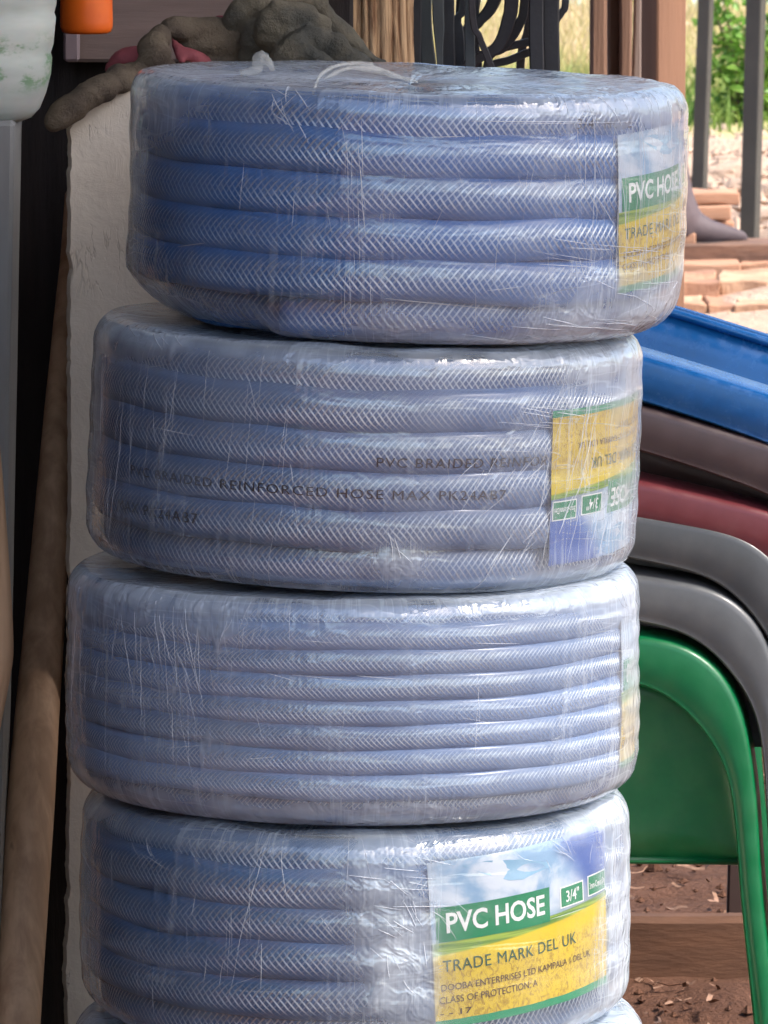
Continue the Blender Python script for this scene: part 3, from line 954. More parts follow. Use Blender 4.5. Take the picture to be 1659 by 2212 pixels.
# brown board behind the gloves
BOARD = simple('weathered_brown_board', (0.24, 0.17, 0.145), (0.19, 0.135, 0.115), 0.75, 2.0, 0.25, 14.0, 0.3, (2, 2, 26))
p0 = W(140, 133, 0.76); p1 = W(705, 133, 0.76)
bm = bmesh.new()
box_bm(bm, (0, -0.012, 0), (p1.x - p0.x, 0.012, 0.55), 0.003)
o = bm_obj('shelf_board', bm, BOARD, None, False, p0)
tag(o, 'smooth dull brown board behind the gloves, its lower edge above a dark gap', 'board')
# the pinkish paler strip at the board's left end
p0 = W(138, 132, 0.735); p1 = W(172, 60, 0.735)
bm = bmesh.new()
box_bm(bm, (0, -0.006, 0), (p1.x - p0.x, 0.006, 0.30), 0.002)
o = bm_obj('batten', bm, simple('pinkish_batten', (0.27, 0.20, 0.21), (0.22, 0.16, 0.165), 0.7), None, False, p0)
tag(o, 'narrow pale pinkish batten at the left end of the brown board', 'batten')

# wooden tool handles
NHn = NT('handle_wood')
vh = NHn.coord('Object', (55, 55, 2.6))
g1 = NHn.noise(vh, 1.0, 4.0, 0.6, 0.3)
ch = NHn.mixc(NHn.smooth(g1, 0.3, 0.7), (0.66, 0.42, 0.25), (0.42, 0.25, 0.14))
kn = NHn.smooth(NHn.noise(NHn.coord('Object', (40, 40, 22)), 1.0, 3.0), 0.68, 0.78)
ch = NHn.mixc(NHn.math('MULTIPLY', kn, 0.7), ch, (0.09, 0.045, 0.025))
HANDLE = NHn.done(NHn.principled(ch, 0.6, 0.35, NHn.bump(g1, 0.2, 0.004)))
def handle(label, edges, Y, flat, y_lean=0.0):
    n = len(edges)
    base = W((edges[-1][1] + edges[-1][2]) / 2, edges[-1][0], Y + y_lean)
    base.z = 0
    pts, rad = [], []
    for i, (py, a, b) in enumerate(edges):
        YY = Y + y_lean * i / (n - 1)
        p = W((a + b) / 2, py, YY); q = W(b, py, YY)
        pts.append(p); rad.append(q.x - p.x)
    last = pts[-1].copy()
    d = (pts[-1] - pts[-2]).normalized()
    pts.append(last + d * (last.z / -d.z)); rad.append(rad[-1])
    sm = catmull(pts, 6)
    rr = lerp_list(rad, len(sm))
    v, f = tube_data(sm, rr, 18, True, 0, flat, (0, 1, 0))
    root = Vector((pts[-1].x, pts[-1].y, 0))
    o = mesh_obj('tool_handle', [q - root for q in v], f, HANDLE, None, True, None, root)
    tag(o, label, 'tool handle', 'wooden handles leaning at the left')
    return o
handle('long bare wooden tool handle leaning in the gap left of the pillar', [(420, 140, 176), (560, 130, 164), (660, 119, 155), (778, 107, 150), (900, 94, 150), (1037, 81, 149), (1232, 62, 146), (1394, 47, 138), (1540, 32, 129), (1750, 13, 118), (2010, -4, 101), (2212, -16, 88)], 0.56, 0.95, -0.40)
handle('pale wooden handle with a swelling at the far left edge', [(600, -120, -34), (800, -110, -14), (972, -98, 1), (1100, -90, 12), (1240, -84, 22), (1360, -80, 29), (1430, -82, 28), (1556, -92, 4), (1700, -105, -22), (2000, -125, -50), (2212, -130, -60)], 0.06, 0.8, 0.0)

# work gloves lying on the pillar and the board
GLOVE = simple('khaki_glove', (0.155, 0.118, 0.082), (0.075, 0.056, 0.044), 0.95, 24.0, 0.9, 320.0, 0.1, bdist=0.003)
GLOVE2 = simple('olive_grey_glove', (0.17, 0.142, 0.10), (0.065, 0.064, 0.056), 0.95, 16.0, 0.9, 320.0, 0.1, bdist=0.003)
PINK = simple('red_lining', (0.30, 0.065, 0.075), (0.20, 0.045, 0.05), 0.8, 20.0, 0.3, 120.0)
def lumps(name, chains, mat, parent, voxel=0.004, wrinkle=0.003, freq=45, seed=0, crumple=True):
    V, F = [], []
    for pts, rad, fl in chains:
        p = catmull(pts, 16)
        rr = lerp_list(rad, len(p))
        sd0 = pts[0].x * 91.0 + seed
        if crumple:                  # cloth bunches into creases across each finger
            arc_ = 0.0
            for i_ in range(len(p)):
                if i_:
                    arc_ += (p[i_] - p[i_ - 1]).length
                nz_ = abs(mnoise.noise(Vector((arc_ * 75.0, sd0, 0.0))))
                rr[i_] *= 1.06 - 0.34 * max(0.0, 0.26 - nz_) / 0.26 * (0.55 + 0.45 * mnoise.noise(Vector((sd0, arc_ * 30, 4))))
        # round ends
        d0 = (p[0] - p[1]).normalized(); d1 = (p[-1] - p[-2]).normalized()
        p = [p[0] + d0 * rr[0] * .9, p[0] + d0 * rr[0] * .6] + p + [p[-1] + d1 * rr[-1] * .6, p[-1] + d1 * rr[-1] * .9]
        rr = [rr[0] * .35, rr[0] * .8] + rr + [rr[-1] * .8, rr[-1] * .35]
        v, f = tube_data(p, rr, 14, True, len(V), fl)
        V += v; F += f
    root = Vector(parent.location)
    W_ = []
    for q in V:
        s = Vector((q.x * freq, q.y * freq, q.z * freq)) + Vector((seed, 0, 0))
        n = Vector((mnoise.noise(s), mnoise.noise(s + Vector((4, 4, 4))), mnoise.noise(s + Vector((8, 2, 6)))))
        W_.append(q + n * wrinkle - root)
    o = mesh_obj(name, W_, F, mat, parent, True)
    m = o.modifiers.new('remesh', 'REMESH'); m.mode = 'VOXEL'; m.voxel_size = voxel; m.use_smooth_shade = True
    s = o.modifiers.new('smooth', 'SMOOTH'); s.iterations = 1; s.factor = 0.5
    if crumple:
        tx = bpy.data.textures.get('crumple') or bpy.data.textures.new('crumple', 'MUSGRAVE')
        tx.musgrave_type = 'RIDGED_MULTIFRACTAL'; tx.noise_scale = 0.035; tx.octaves = 2.5
        dm = o.modifiers.new('crumple', 'DISPLACE'); dm.texture = tx; dm.strength = 0.0014; dm.mid_level = 0.6; dm.texture_coords = 'LOCAL'
    return o
Yg = 0.30
gp = W(330, 190, Yg); gp.z = PZ
g = empty('work_glove', gp, 'drooping khaki work glove with red lining hanging over the pillar corner', 'glove')
lumps('body', [
    ([W(345, 168, .30), W(290, 163, .28), W(220, 188, .26), W(165, 222, .25), W(120, 258, .245)], [.015, .0125, .0125, .0125, .010], 0.85),      # long drooping finger
    ([W(352, 165, .29), W(336, 130, .285), W(330, 100, .29), W(346, 82, .30)], [.015, .0135, .0125, .010], 0.9),                              # finger folded upward
    ([W(372, 66, .32), W(425, 66, .33), W(480, 68, .335), W(540, 80, .34)], [.0105, .0115, .0125, .012], 0.9),                                # finger lying across
    ([W(395, 100, .33), W(450, 98, .33), W(520, 104, .34)], [.008, .0115, .012], 0.9),                                                        # next finger
    ([W(385, 165, .33), W(450, 140, .34), W(540, 140, .35)], [.012, .016, .017], 0.8),                                                        # palm
    ], GLOVE, g, 0.0022, 0.0030, 45, 1)
lumps('lining', [
    ([W(235, 148, .33), W(262, 128, .33), W(300, 124, .33), W(330, 132, .33)], [.004, .009, .010, .008], 0.8),
    ([W(372, 88, .312), W(385, 108, .305), W(392, 128, .30)], [.003, .0045, .004], 0.8),
    ([W(405, 112, .305), W(432, 130, .305), W(450, 145, .31)], [.006, .008, .006], 0.7),
    ([W(472, 36, .34), W(482, 46, .335), W(490, 58, .34)], [.003, .005, .004], 0.8)], PINK, g, 0.003, 0.001, 60, 3)
gp2 = W(640, 190, .36); gp2.z = PZ
g = empty('work_glove', gp2, 'crumpled olive grey work glove heaped beside the rough brown trunk', 'glove')
lumps('body', [
    ([W(500, 66, .34), W(522, 34, .33), W(565, 10, .33), W(625, -4, .34), W(680, 10, .35)], [.012, .0145, .0145, .013, .011], 0.8),
    ([W(590, 92, .31), W(585, 62, .305), W(606, 40, .305), W(650, 32, .31), W(690, 50, .32)], [.011, .0135, .0135, .012, .010], 0.85),
    ([W(545, 120, .33), W(556, 84, .32), W(566, 62, .32)], [.012, .013, .010], 0.8),
    ([W(600, 165, .30), W(622, 128, .295), W(660, 96, .30), W(712, 106, .31), W(790, 160, .32), W(835, 186, .33)], [.015, .016, .016, .014, .010, .006], 0.75),
    ([W(690, 22, .36), W(726, 58, .36), W(775, 108, .36), W(835, 158, .36)], [.011, .011, .010, .007], 0.7),
    ([W(650, 150, .285), W(628, 132, .28), W(650, 116, .28), W(690, 128, .285), W(720, 158, .29)], [.006, .0065, .0065, .007, .006], 0.9),
    ([W(700, 80, .325), W(752, 112, .33), W(808, 160, .335)], [.008, .009, .007], 0.8),
    ([W(640, 70, .315), W(690, 84, .315), W(740, 126, .32)], [.008, .008, .007], 0.8),
    ([W(520, 150, .36), W(600, 150, .36), W(720, 160, .36)], [.020, .024, .02], 0.9),
    ], GLOVE2, g, 0.0022, 0.0032, 45, 6)

# ------------------------------------------------------------------ rough trunk, rubber straps
NB = NT('shaggy_bark')
vb = NB.coord('Object', (90, 90, 6))
nb = NB.noise(vb, 1.0, 5.0, 0.65, 0.8)
cb = NB.mixc(NB.smooth(nb, 0.32, 0.62), (0.15, 0.07, 0.035), (0.55, 0.36, 0.20))
BARK = NB.done(NB.principled(cb, 0.85, 0.2, NB.bump(nb, 0.9, 0.008)))
tp = W(790, 160, 0.85)
tr_r = 100 / (13500 / 5.35)
trunk = empty('fibre_bundle', (tp.x, 0.85, 0), 'tan brown bundle of coarse hanging fibre ropes behind the top coil', 'rope bundle')
v, f = tube_data([(0, 0, 0), (0, 0, 1), (0, 0, 2)], tr_r * .84, 24)
mesh_obj('core', v, f, BARK, trunk)
for i in range(44):
    a = -math.pi + math.pi * (i + .5) / 44 + 0.05 * math.sin(i * 7.3)
    rr = tr_r * (0.90 + 0.10 * ((i * 37) % 10) / 10)
    sr = tr_r * (0.075 + 0.05 * ((i * 53) % 11) / 11)
    pts = []
    for j in range(46):
        z = 0.3 + 1.6 * j / 45
        q = Vector((i * 1.7, z * 16, 0))
        aa = a + 0.10 * mnoise.noise(q)
        r2 = rr + tr_r * .08 * mnoise.noise(q + Vector((0, 9, 3)))
        pts.append(Vector((math.cos(aa) * r2, math.sin(aa) * r2, z)))
    rad = [sr * (1 + .35 * mnoise.noise(Vector((i * 3.1, j * .9, 2)))) for j in range(46)]
    v, f = tube_data(pts, rad, 6, True)
    mesh_obj('strand', v, f, BARK, trunk)

RUB = [simple('black_rubber', (0.016, 0.015, 0.018), (0.028, 0.026, 0.028), 0.5, 10.0, 0.2, 60),
       simple('grey_rubber', (0.075, 0.085, 0.085), (0.05, 0.056, 0.058), 0.55, 10.0, 0.2, 60),
       simple('brownish_rubber', (0.028, 0.021, 0.022), (0.018, 0.014, 0.016), 0.5, 10.0, 0.2, 60)]
def strap(label, pts, width_px, Y, m=0, thick=0.007, w2=None):
    s = 13500 / (4.5 + Y)
    P3 = catmull([W(a, b, Y + dy) for (a, b, dy) in [(q if len(q) == 3 else (*q, 0.0)) for q in pts]], 8)
    n = len(P3)
    fat = 1.3 if max(width_px if hasattr(width_px, '__len__') else [width_px]) < 25 and Y > 0.885 else 1.0
    wl_ = lerp_list(width_px if hasattr(width_px, '__len__') else [width_px, width_px], n)
    V = []
    for i, p in enumerate(P3):
        t = (P3[min(i + 1, n - 1)] - P3[max(i - 1, 0)]).normalized()
        sd = t.cross(Vector((0, -1, 0))).normalized()
        nrm = sd.cross(t).normalized()
        hw = wl_[i] * fat / s / 2
        for (a, b) in ((-1, -.35), (-.8, -.5), (.8, -.5), (1, -.35), (1, .35), (.8, .5), (-.8, .5), (-1, .35)):
            V.append(p + sd * (a * hw) + nrm * (b * thick))
    F = grid_faces(n, 8, close_v=True)
    F.append(tuple(range(8))); F.append(tuple(reversed([(n - 1) * 8 + k for k in range(8)])))
    root = min(P3, key=lambda q: q.z).copy()
    o = mesh_obj('rubber_strap', [q - root for q in V], F, RUB[m], None, False, None, root)
    tag(o, label, 'rubber strap', 'black rubber straps hanging behind the top coil')
strap('black rubber strap hanging straight down against the shaggy post', [(899, -500), (898, 0), (897, 160), (897, 330)], 19, 0.92, 0)
strap('wide grey rubber strap hanging second from the shaggy post', [(925, -500), (919, -50), (920, 60), (927, 160), (930, 330)], [30, 28, 27, 34, 34], 0.95, 1)
strap('tapering grey rubber strap overlapping the wide grey one', [(945, -500), (946, -20), (948, 60), (950, 130), (960, 300)], [26, 26, 24, 14, 10], 0.93, 1)
strap('black rubber strap right of the two grey ones', [(965, -500), (966, 0), (968, 160), (968, 330)], 24, 0.96, 0)
strap('black rubber strap with a bend, left of the slim grey one', [(1000, -500), (1003, -30), (988, 40), (990, 90), (993, 330)], [16, 16, 14, 28, 30], 0.98, 0)
strap('slim grey rubber strap hanging straight in the middle of the bunch', [(1014, -500), (1014, 0), (1016, 160), (1016, 330)], 17, 0.90, 1)
strap('thin dark strap crossing down to the right from the slim grey one', [(1010, -300), (1020, 20), (1036, 80), (1056, 130), (1078, 200), (1085, 330)], 11, 0.89, 2)
strap('black strap slanting up to the right above the crossing', [(1120, -160), (1068, 0), (1035, 48), (1018, 90), (1010, 330)], [22, 22, 16, 12, 12], 0.99, 0)
strap('thick brownish black strap curving down to the left', [(1115, -300), (1106, -20), (1098, 45), (1075, 100), (1030, 128), (1000, 160), (990, 330)], [24, 24, 23, 20, 16, 14, 14], 0.94, 2)
strap('brownish black strap curving down beside the thick one', [(1142, -300), (1134, -10), (1120, 55), (1088, 102), (1052, 140), (1040, 330)], [15, 15, 16, 15, 12, 12], 0.96, 2)
strap('brownish strap sloping across, the upper of two', [(1012, 150), (1045, 119), (1090, 103), (1150, 90), (1200, 88)], 13, 0.97, 2)
strap('brownish strap sloping across, the lower of two', [(1020, 180), (1060, 142), (1100, 130), (1150, 111), (1200, 108)], 13, 0.985, 2)
strap('broad black rubber strap at the right of the bunch', [(1165, -500), (1158, 0), (1160, 160), (1160, 330)], 32, 0.91, 0)
strap('broad black rubber strap outermost at the right of the bunch', [(1195, -500), (1190, 0), (1192, 160), (1192, 330)], 36, 0.93, 0)
strap('black strap filling the lower left of the bunch', [(1000, -200), (990, 60), (1001, 110), (1003, 330)], [8, 14, 24, 26], 1.0, 0)
strap('narrow black loop leaning left near the top of the bunch', [(1040, -200), (1030, 0), (1008, 60), (985, 130), (975, 330)], [12, 13, 12, 12, 12], 1.005, 0)
strap('narrow brownish strap beside the slim grey one', [(1030, -300), (1030, 20), (1028, 90), (1034, 160), (1034, 330)], [8, 8, 10, 14, 14], 1.0, 2)
strap('narrow brownish strap left of the broad black ones', [(1124, -300), (1142, -20), (1140, 60), (1125, 130), (1120, 330)], [9, 10, 12, 14, 14], 1.01, 2)
strap('short curved black strap end outside the bunch at its right', [(1226, -200), (1222, -5), (1214, 26), (1202, 52), (1196, 120)], [12, 12, 11, 8, 6], 0.95, 0)

# ------------------------------------------------------------------ timber and steel posts outside
TIMB = simple('brown_timber', (0.215, 0.122, 0.082), (0.15, 0.085, 0.06), 0.8, 2.0, 0.5, 10.0, 0.25, (22, 22, 1.0))
TIMB2 = simple('orange_brown_timber', (0.255, 0.135, 0.085), (0.21, 0.112, 0.072), 0.75, 2.0, 0.3, 10.0, 0.25, (22, 22, 1.0))
TIMBG = simple('grey_weathered_timber', (0.22, 0.165, 0.14), (0.16, 0.12, 0.105), 0.8, 2.0, 0.5, 10.0, 0.25, (22, 22, 1.0))
def upright(name, label, cat, pxl, pxr, Y, depth, mat, lean=0.0, height=2.3, yaw=0.0, wav=0.002, grp=None, zb=0.0):
    """standing timber whose left and right edges pass pxl, pxr at pixel row 80"""
    a, b = W(pxl, 80, Y), W(pxr, 80, Y)
    w = b.x - a.x
    nz = 40
    V = []
    for j in range(nz):
        z = height * j / (nz - 1)
        sh = lean * (z - a.z)
        j1 = mnoise.noise(Vector((pxl, z * 4, 0))) * wav; j2 = mnoise.noise(Vector((pxr, z * 4, 3))) * wav
        xl, xr = -w / 2 + sh + j1, w / 2 + sh + j2
        e = min(0.006, w * .2)
        for (x, y) in ((xl + e, -depth / 2), (xr - e, -depth / 2), (xr, -depth / 2 + e), (xr, depth / 2), (xl, depth / 2), (xl, -depth / 2 + e)):
            V.append((x, y, z))
    F = grid_faces(nz, 6, close_v=True)
    F.append((5, 4, 3, 2, 1, 0)); F.append(tuple((nz - 1) * 6 + k for k in range(6)))
    o = mesh_obj(name, V, F, mat, None, False, None, ((a.x + b.x) / 2, Y, zb))
    o.rotation_euler.z = R_(yaw)
    tag(o, label, cat, grp)
    return o
G = 'timbers standing behind the top coil'
upright('timber', 'brown split timber board standing leftmost of the group right of the straps', 'timber', 1275, 1312, 3.0, 0.03, TIMB, 0.006, wav=0.004, grp=G)
upright('timber', 'brown timber board with bark edge standing second in the group', 'timber', 1313, 1340, 3.03, 0.03, TIMB, -0.004, wav=0.006, grp=G)
upright('timber', 'brown timber board standing third in the group beside the greyish one', 'timber', 1338, 1364, 3.0, 0.03, TIMB, 0.002, wav=0.005, grp=G)
upright('timber', 'greyish narrow weathered timber standing left of the square post', 'timber', 1366, 1386, 3.02, 0.03, TIMBG, 0.012, wav=0.003, grp=G)
sq = W(1430, 80, 3.1)
bm = bmesh.new()
box_bm(bm, (-0.0215, -0.0215, 0), (0.0215, 0.0215, 2.3), 0.002)
o = bm_obj('square_post', bm, TIMB2, None, False, (sq.x, 3.1, 0))
o.rotation_euler.z = R_(32)
tag(o, 'square sawn post with a dark side and a paler orange brown face', 'post')

STEEL = simple('dark_grey_steel', (0.055, 0.053, 0.046), (0.04, 0.039, 0.034), 0.55, 6.0, 0.15, 60.0, 0.5)
def steel_post(label, top, bot, wpx, Y):
    a, b = W(top[0], top[1], Y), W(bot[0], bot[1], Y)
    d = (a - b) / (a.z - b.z)
    base = b - d * b.z
    topp = a + d * 0.9
    s = 13500 / (4.5 + Y)
    w = wpx / s
    bm = bmesh.new()
    box_bm(bm, (-w * .40, -w * .40, 0), (w * .40, w * .40, topp.z), w * .05)
    for v_ in bm.verts:
        v_.co.x = v_.co.x + d.x * v_.co.z
    o = bm_obj('steel_post', bm, STEEL, None, False, base)
    o.rotation_euler.z = R_(-22)
    tag(o, label, 'steel post', 'dark steel posts before the meadow')
steel_post('slim dark grey steel post, the left of two, ending behind the timber pile', (1526, 0), (1511, 400), 35, 9.6)
steel_post('thicker dark grey steel post at the right edge before the bush', (1634, 0), (1620, 500), 44, 9.0)

# ------------------------------------------------------------------ meadow: pipe, stick, bush, grass
MINT = simple('mint_paint', (0.36, 0.50, 0.40), (0.30, 0.42, 0.34), 0.45, 2.0)
Yp = 20.5
p = W(829, 12, Yp)
v, f = tube_data([(-6, 0, 0), (0, 0, 0), (9, 0, 0)], 0.026, 16)
o = mesh_obj('pipe', [(q[0], q[1], q[2] + 0.0) for q in v], f, MINT, None, True, None, (0, Yp, p.z))
tag(o, 'long pale mint green pipe lying across the far meadow', 'pipe')
Ys = 18.5
p = W(1280, 62, Ys)
pts = catmull([(-2, 0, .0), (0.2, 0, .0), (0.65, 0, -.004), (0.95, 0, .008), (1.2, 0, .016), (1.5, 0.02, .0), (3, 0.05, .02)], 6)
v, f = tube_data(pts, 0.008, 8)
o = mesh_obj('stick', v, f, simple('dry_stick', (0.62, 0.50, 0.36), (0.5, 0.4, 0.28), 0.8), None, True, None, (0, Ys, p.z))
tag(o, 'thin pale dry stick lying level below the mint pipe', 'stick')

NGr = NT('grass_blade')
ty = NGr.node('ShaderNodeTexCoord')
sp = NGr.node('ShaderNodeSeparateXYZ'); NGr.link(ty.outputs['Object'], sp.inputs[0])
dryf = NGr.smooth(sp.outputs[1], 14.4, 17.0)
nn = NGr.noise(NGr.coord('Object', (3, 1.2, 1)), 1.0, 3.0)
cg = NGr.mixc(NGr.smooth(nn, 0.35, 0.65), (0.10, 0.20, 0.035), (0.20, 0.27, 0.06))
cd = NGr.mixc(NGr.smooth(nn, 0.35, 0.65), (0.60, 0.47, 0.30), (0.46, 0.42, 0.18))
gcol = NGr.mixc(dryf, cg, cd)
pr = NGr.principled(gcol, 0.6, 0.3)
tl = NGr.node('ShaderNodeBsdfTranslucent'); NGr.link(gcol, tl.inputs[0])
mx = NGr.node('ShaderNodeMixShader'); mx.inputs[0].default_value = 0.35
NGr.link(pr, mx.inputs[1]); NGr.link(tl.outputs[0], mx.inputs[2])
GRASS = NGr.done(mx.outputs[0])
V, F = [], []
for i in range(24000):
    y = 13.3 + 9.5 * rng.random() ** 1.3
    x = -1.2 + 4.2 * rng.random()
    if y < 14.2 and rng.random() < (14.2 - y) * 0.8:
        continue
    dry = min(1, max(0, (y - 15.5) / 3))
    h = rng.uniform(.05, .15) * (1 + .5 * dry)
    a = rng.uniform(0, 6.28); w = rng.uniform(.003, .006)
    ln = rng.uniform(.02, .09); b = rng.uniform(0, 6.28)
    n = len(V)
    dx, dy_ = math.cos(a) * w, math.sin(a) * w
    lx_, ly_ = math.cos(b) * ln, math.sin(b) * ln
    V += [(x - dx, y - dy_, 0.0), (x + dx, y + dy_, 0.0), (x + dx * .8 + lx_ * .3, y + dy_ * .8 + ly_ * .3, h * .6), (x - dx * .8 + lx_ * .3, y - dy_ * .8 + ly_ * .3, h * .6), (x + lx_, y + ly_, h)]
    F += [(n, n + 1, n + 2, n + 3), (n + 3, n + 2, n + 4)]
gr = mesh_obj('grass', V, F, GRASS, None, False)
gr['kind'] = 'stuff'
tag(gr, 'bright green meadow grass turning straw yellow farther off', 'grass')

def leaf_material(name, c1, c2):
    N = NT(name)
    f = N.noise(N.coord('Object'), 14.0, 3.0)
    c = N.mixc(N.smooth(f, 0.35, 0.65), c1, c2)
    p_ = N.principled(c, 0.45, 0.4)
    t_ = N.node('ShaderNodeBsdfTranslucent'); N.link(c, t_.inputs[0])
    m_ = N.node('ShaderNodeMixShader'); m_.inputs[0].default_value = 0.35
    N.link(p_, m_.inputs[1]); N.link(t_.outputs[0], m_.inputs[2])
    return N.done(m_.outputs[0])
LEAF = leaf_material('bush_leaf', (0.10, 0.24, 0.03), (0.22, 0.38, 0.06))
Yb = 13.9
bc = W(1625, 290, Yb)
bush = empty('bush', (bc.x, Yb, 0), 'bright green leafy bush behind the right steel post', 'bush')
V, F = [], []
SV, SF = [], []
for s in range(16):
    a = rng.uniform(0, 6.28); tip = Vector((math.cos(a) * rng.uniform(.03, .17), math.sin(a) * .12, rng.uniform(.22, .50)))
    st = Vector((math.cos(a) * .03, math.sin(a) * .03, 0))
    pts = catmull([st, st.lerp(tip, .5) + Vector((0, 0, .04)), tip], 5)
    v, f = tube_data(pts, lerp_list([.005, .003, .0015], len(pts)), 5, False, len(SV))
    SV += v; SF += f
    for k in range(62):
        t = rng.uniform(.15, 1.02)
        q = pts[min(int(t * (len(pts) - 1)), len(pts) - 1)] + Vector(rng.normal(0, .028, 3))
        d = Vector(rng.normal(0, 1, 3)); d.z = d.z * .6 - .1; d.normalize()
        sdv = d.cross(Vector(rng.normal(0, 1, 3))).normalized()
        L = rng.uniform(.022, .045); wv = L * .30
        nrm = d.cross(sdv)
        n = len(V)
        V += [q, q + d * L * .35 + sdv * wv + nrm * .004, q + d * L * .7 + sdv * wv * .7, q + d * L - nrm * .008, q + d * L * .7 - sdv * wv * .7, q + d * L * .35 - sdv * wv + nrm * .004]
        F += [(n, n + 1, n + 2, n + 3), (n, n + 3, n + 4, n + 5)]
mesh_obj('crown', V, F, LEAF, bush, False)
mesh_obj('stem', SV, SF, simple('bush_stem', (.12, .10, .05)), bush)

# ------------------------------------------------------------------ timber and stone heap outside
OFFC = simple('sawn_offcut', (0.42, 0.235, 0.15), (0.33, 0.185, 0.12), 0.8, 3.0, 0.4, 12.0, 0.25, (3, 3, 20))
OFFD = simple('dark_beam', (0.20, 0.115, 0.08), (0.13, 0.078, 0.058), 0.8, 4.0, 0.5, 14.0, 0.25, (3, 3, 14))
STONE = simple('sandy_stone', (0.50, 0.32, 0.21), (0.38, 0.23, 0.15), 0.9, 9.0, 0.6, 40.0, 0.2, bdist=0.01)
STONE2 = simple('rust_stone', (0.40, 0.22, 0.135), (0.30, 0.165, 0.11), 0.9, 9.0, 0.6, 40.0, 0.2, bdist=0.01)
ROCK = simple('pale_rock', (0.42, 0.31, 0.235), (0.31, 0.225, 0.17), 0.95, 8.0, 0.7, 40.0, 0.2, bdist=0.015)
def heap_block(name, label, cat, x0, x1, y0, y1, Y, depth, mat, amp=0.003, roll=0.0, seed=0, group=None, yaw=0.0, cuts=4):
    a, b = W(x0, y1, Y), W(x1, y0, Y)
    o = rough_box(name, (b.x - a.x, depth, b.z - a.z), mat, None, ((a.x + b.x) / 2, Y + depth / 2, a.z), (0, R_(roll), R_(yaw)), cuts, amp, 14, seed, 0.003)
    tag(o, label, cat, group)
    return o
G = 'timber offcuts in the heap'
heap_block('plank', 'rough-edged brown plank on top of the timber pile beside the boot', 'plank', 1330, 1600, 417, 443, 9.25, .16, OFFC, .006, 0.5, 1, G)
heap_block('plank', 'brown plank second from the top of the pile behind the boot', 'plank', 1330, 1579, 446, 476, 9.22, .16, OFFC, .003, 0.0, 2, G)
heap_block('plank', 'brown plank third from the top, just above the toe of the boot', 'plank', 1330, 1586, 479, 508, 9.25, .16, OFFC, .003, 0.4, 3, G)
heap_block('plank', 'brown plank under the pile half hidden behind the boot', 'plank', 1330, 1570, 510, 532, 9.24, .16, OFFC, .003, 0.0, 4, G)
heap_block('plank', 'short pale brown offcut under the heel of the boot', 'plank', 1380, 1503, 503, 530, 8.62, .10, OFFC, .002, 0.0, 5, G)
heap_block('beam', 'dark brown beam with a pale lit top edge under the boot', 'beam', 1340, 1760, 527, 566, 8.58, .14, OFFD, .004, -0.4, 6, cuts=8)
heap_block('plank', 'orange brown plank with a lit top below the dark beam', 'plank', 1340, 1601, 570, 600, 8.48, .20, OFFC, .003, -0.3, 7, G)
G = 'flat stones under the timber heap'
stones = [('wide reddish stone under the right end of the dark beam', 1602, 1740, 568, 592, 8.5), ('large sandy flat stone below the lit plank', 1560, 1668, 604, 652, 8.25), ('dark streaked stone below the lit plank beside the coil', 1420, 1556, 606, 650, 8.22),
          ('reddish corner stone at the right edge beside the gap', 1672, 1790, 600, 642, 8.3), ('small sandy stone wedged above the blue chair rim', 1530, 1592, 655, 690, 8.05), ('sandy slab directly above the blue chair', 1596, 1700, 656, 684, 8.02),
          ('small square rust stone at the right edge', 1704, 1760, 648, 688, 8.05), ('broad rust slab lowest in the heap at the right edge', 1580, 1800, 689, 730, 7.9), ('sandy slab lowest in the heap behind the top coil', 1380, 1576, 693, 735, 7.9),
          ('sandy stone half behind the top coil above the blue rim', 1400, 1526, 654, 690, 8.06)]
for i, (lb, a, b, c, d, Y) in enumerate(stones):
    heap_block('stone', lb, 'stone', a, b, c, d, Y, .22, STONE if i % 2 else STONE2, .010, random.uniform(-1, 1), 10 + i, G, random.uniform(-4, 4), 5)
G = 'pale rocks on the sandy path'
rk = 0
rocks = [('pale rock beside the foot of the left steel post', 1545, 404, .08), ('long pale rock above the top plank', 1580, 402, .10), ('pale rock right of the thicker steel post, level with the top plank', 1652, 432, .06), ('pale rock right of the thicker steel post, level with the boot', 1655, 490, .07), ('pale rock between the posts just above the plank ends', 1600, 420, .05), ('dark-shaded pale rock between the posts up the path', 1570, 368, .05)]
for lb, px, py, s in rocks:
    Yg_ = ground_Y(py)
    pos = W(px, py, Yg_)
    bm = bmesh.new()
    bmesh.ops.create_icosphere(bm, subdivisions=3, radius=1.0)
    for v_ in bm.verts:
        n = v_.co.copy()
        v_.co = Vector((n.x * s, n.y * s * .7, n.z * s * .42)) * (1 + .35 * mnoise.noise(n * 1.6 + Vector((rk * 3, 0, 0))) + .12 * mnoise.noise(n * 5))
    o = bm_obj('rock', bm, ROCK, None, False, (pos.x, Yg_, 0.02))
    tag(o, lb, 'rock', G)
    rk += 1
# rubble texture of the path: loose pebbles
V, F = [], []
for i in range(2600):
    x, y = rng.uniform(-.4, 2.6), rng.uniform(9.4, 13.6)
    s = rng.uniform(.006, .03) * (1 if rng.random() < .9 else 1.7)
    n = len(V)
    for d in ((1, 0, 0), (0, 1, 0), (-1, 0, 0), (0, -1, 0), (0, 0, .7), (0, 0, -.5)):
        j = rng.uniform(.6, 1.2)
        V.append((x + d[0] * s * j, y + d[1] * s * j, 0.02 + d[2] * s * j))
    F += [(n, n + 1, n + 4), (n + 1, n + 2, n + 4), (n + 2, n + 3, n + 4), (n + 3, n, n + 4), (n + 1, n, n + 5), (n + 2, n + 1, n + 5), (n + 3, n + 2, n + 5), (n, n + 3, n + 5)]
o = mesh_obj('gravel', V, F, ROCK, None, False)
o['kind'] = 'stuff'
tag(o, 'loose pale gravel scattered over the sandy path', 'gravel')

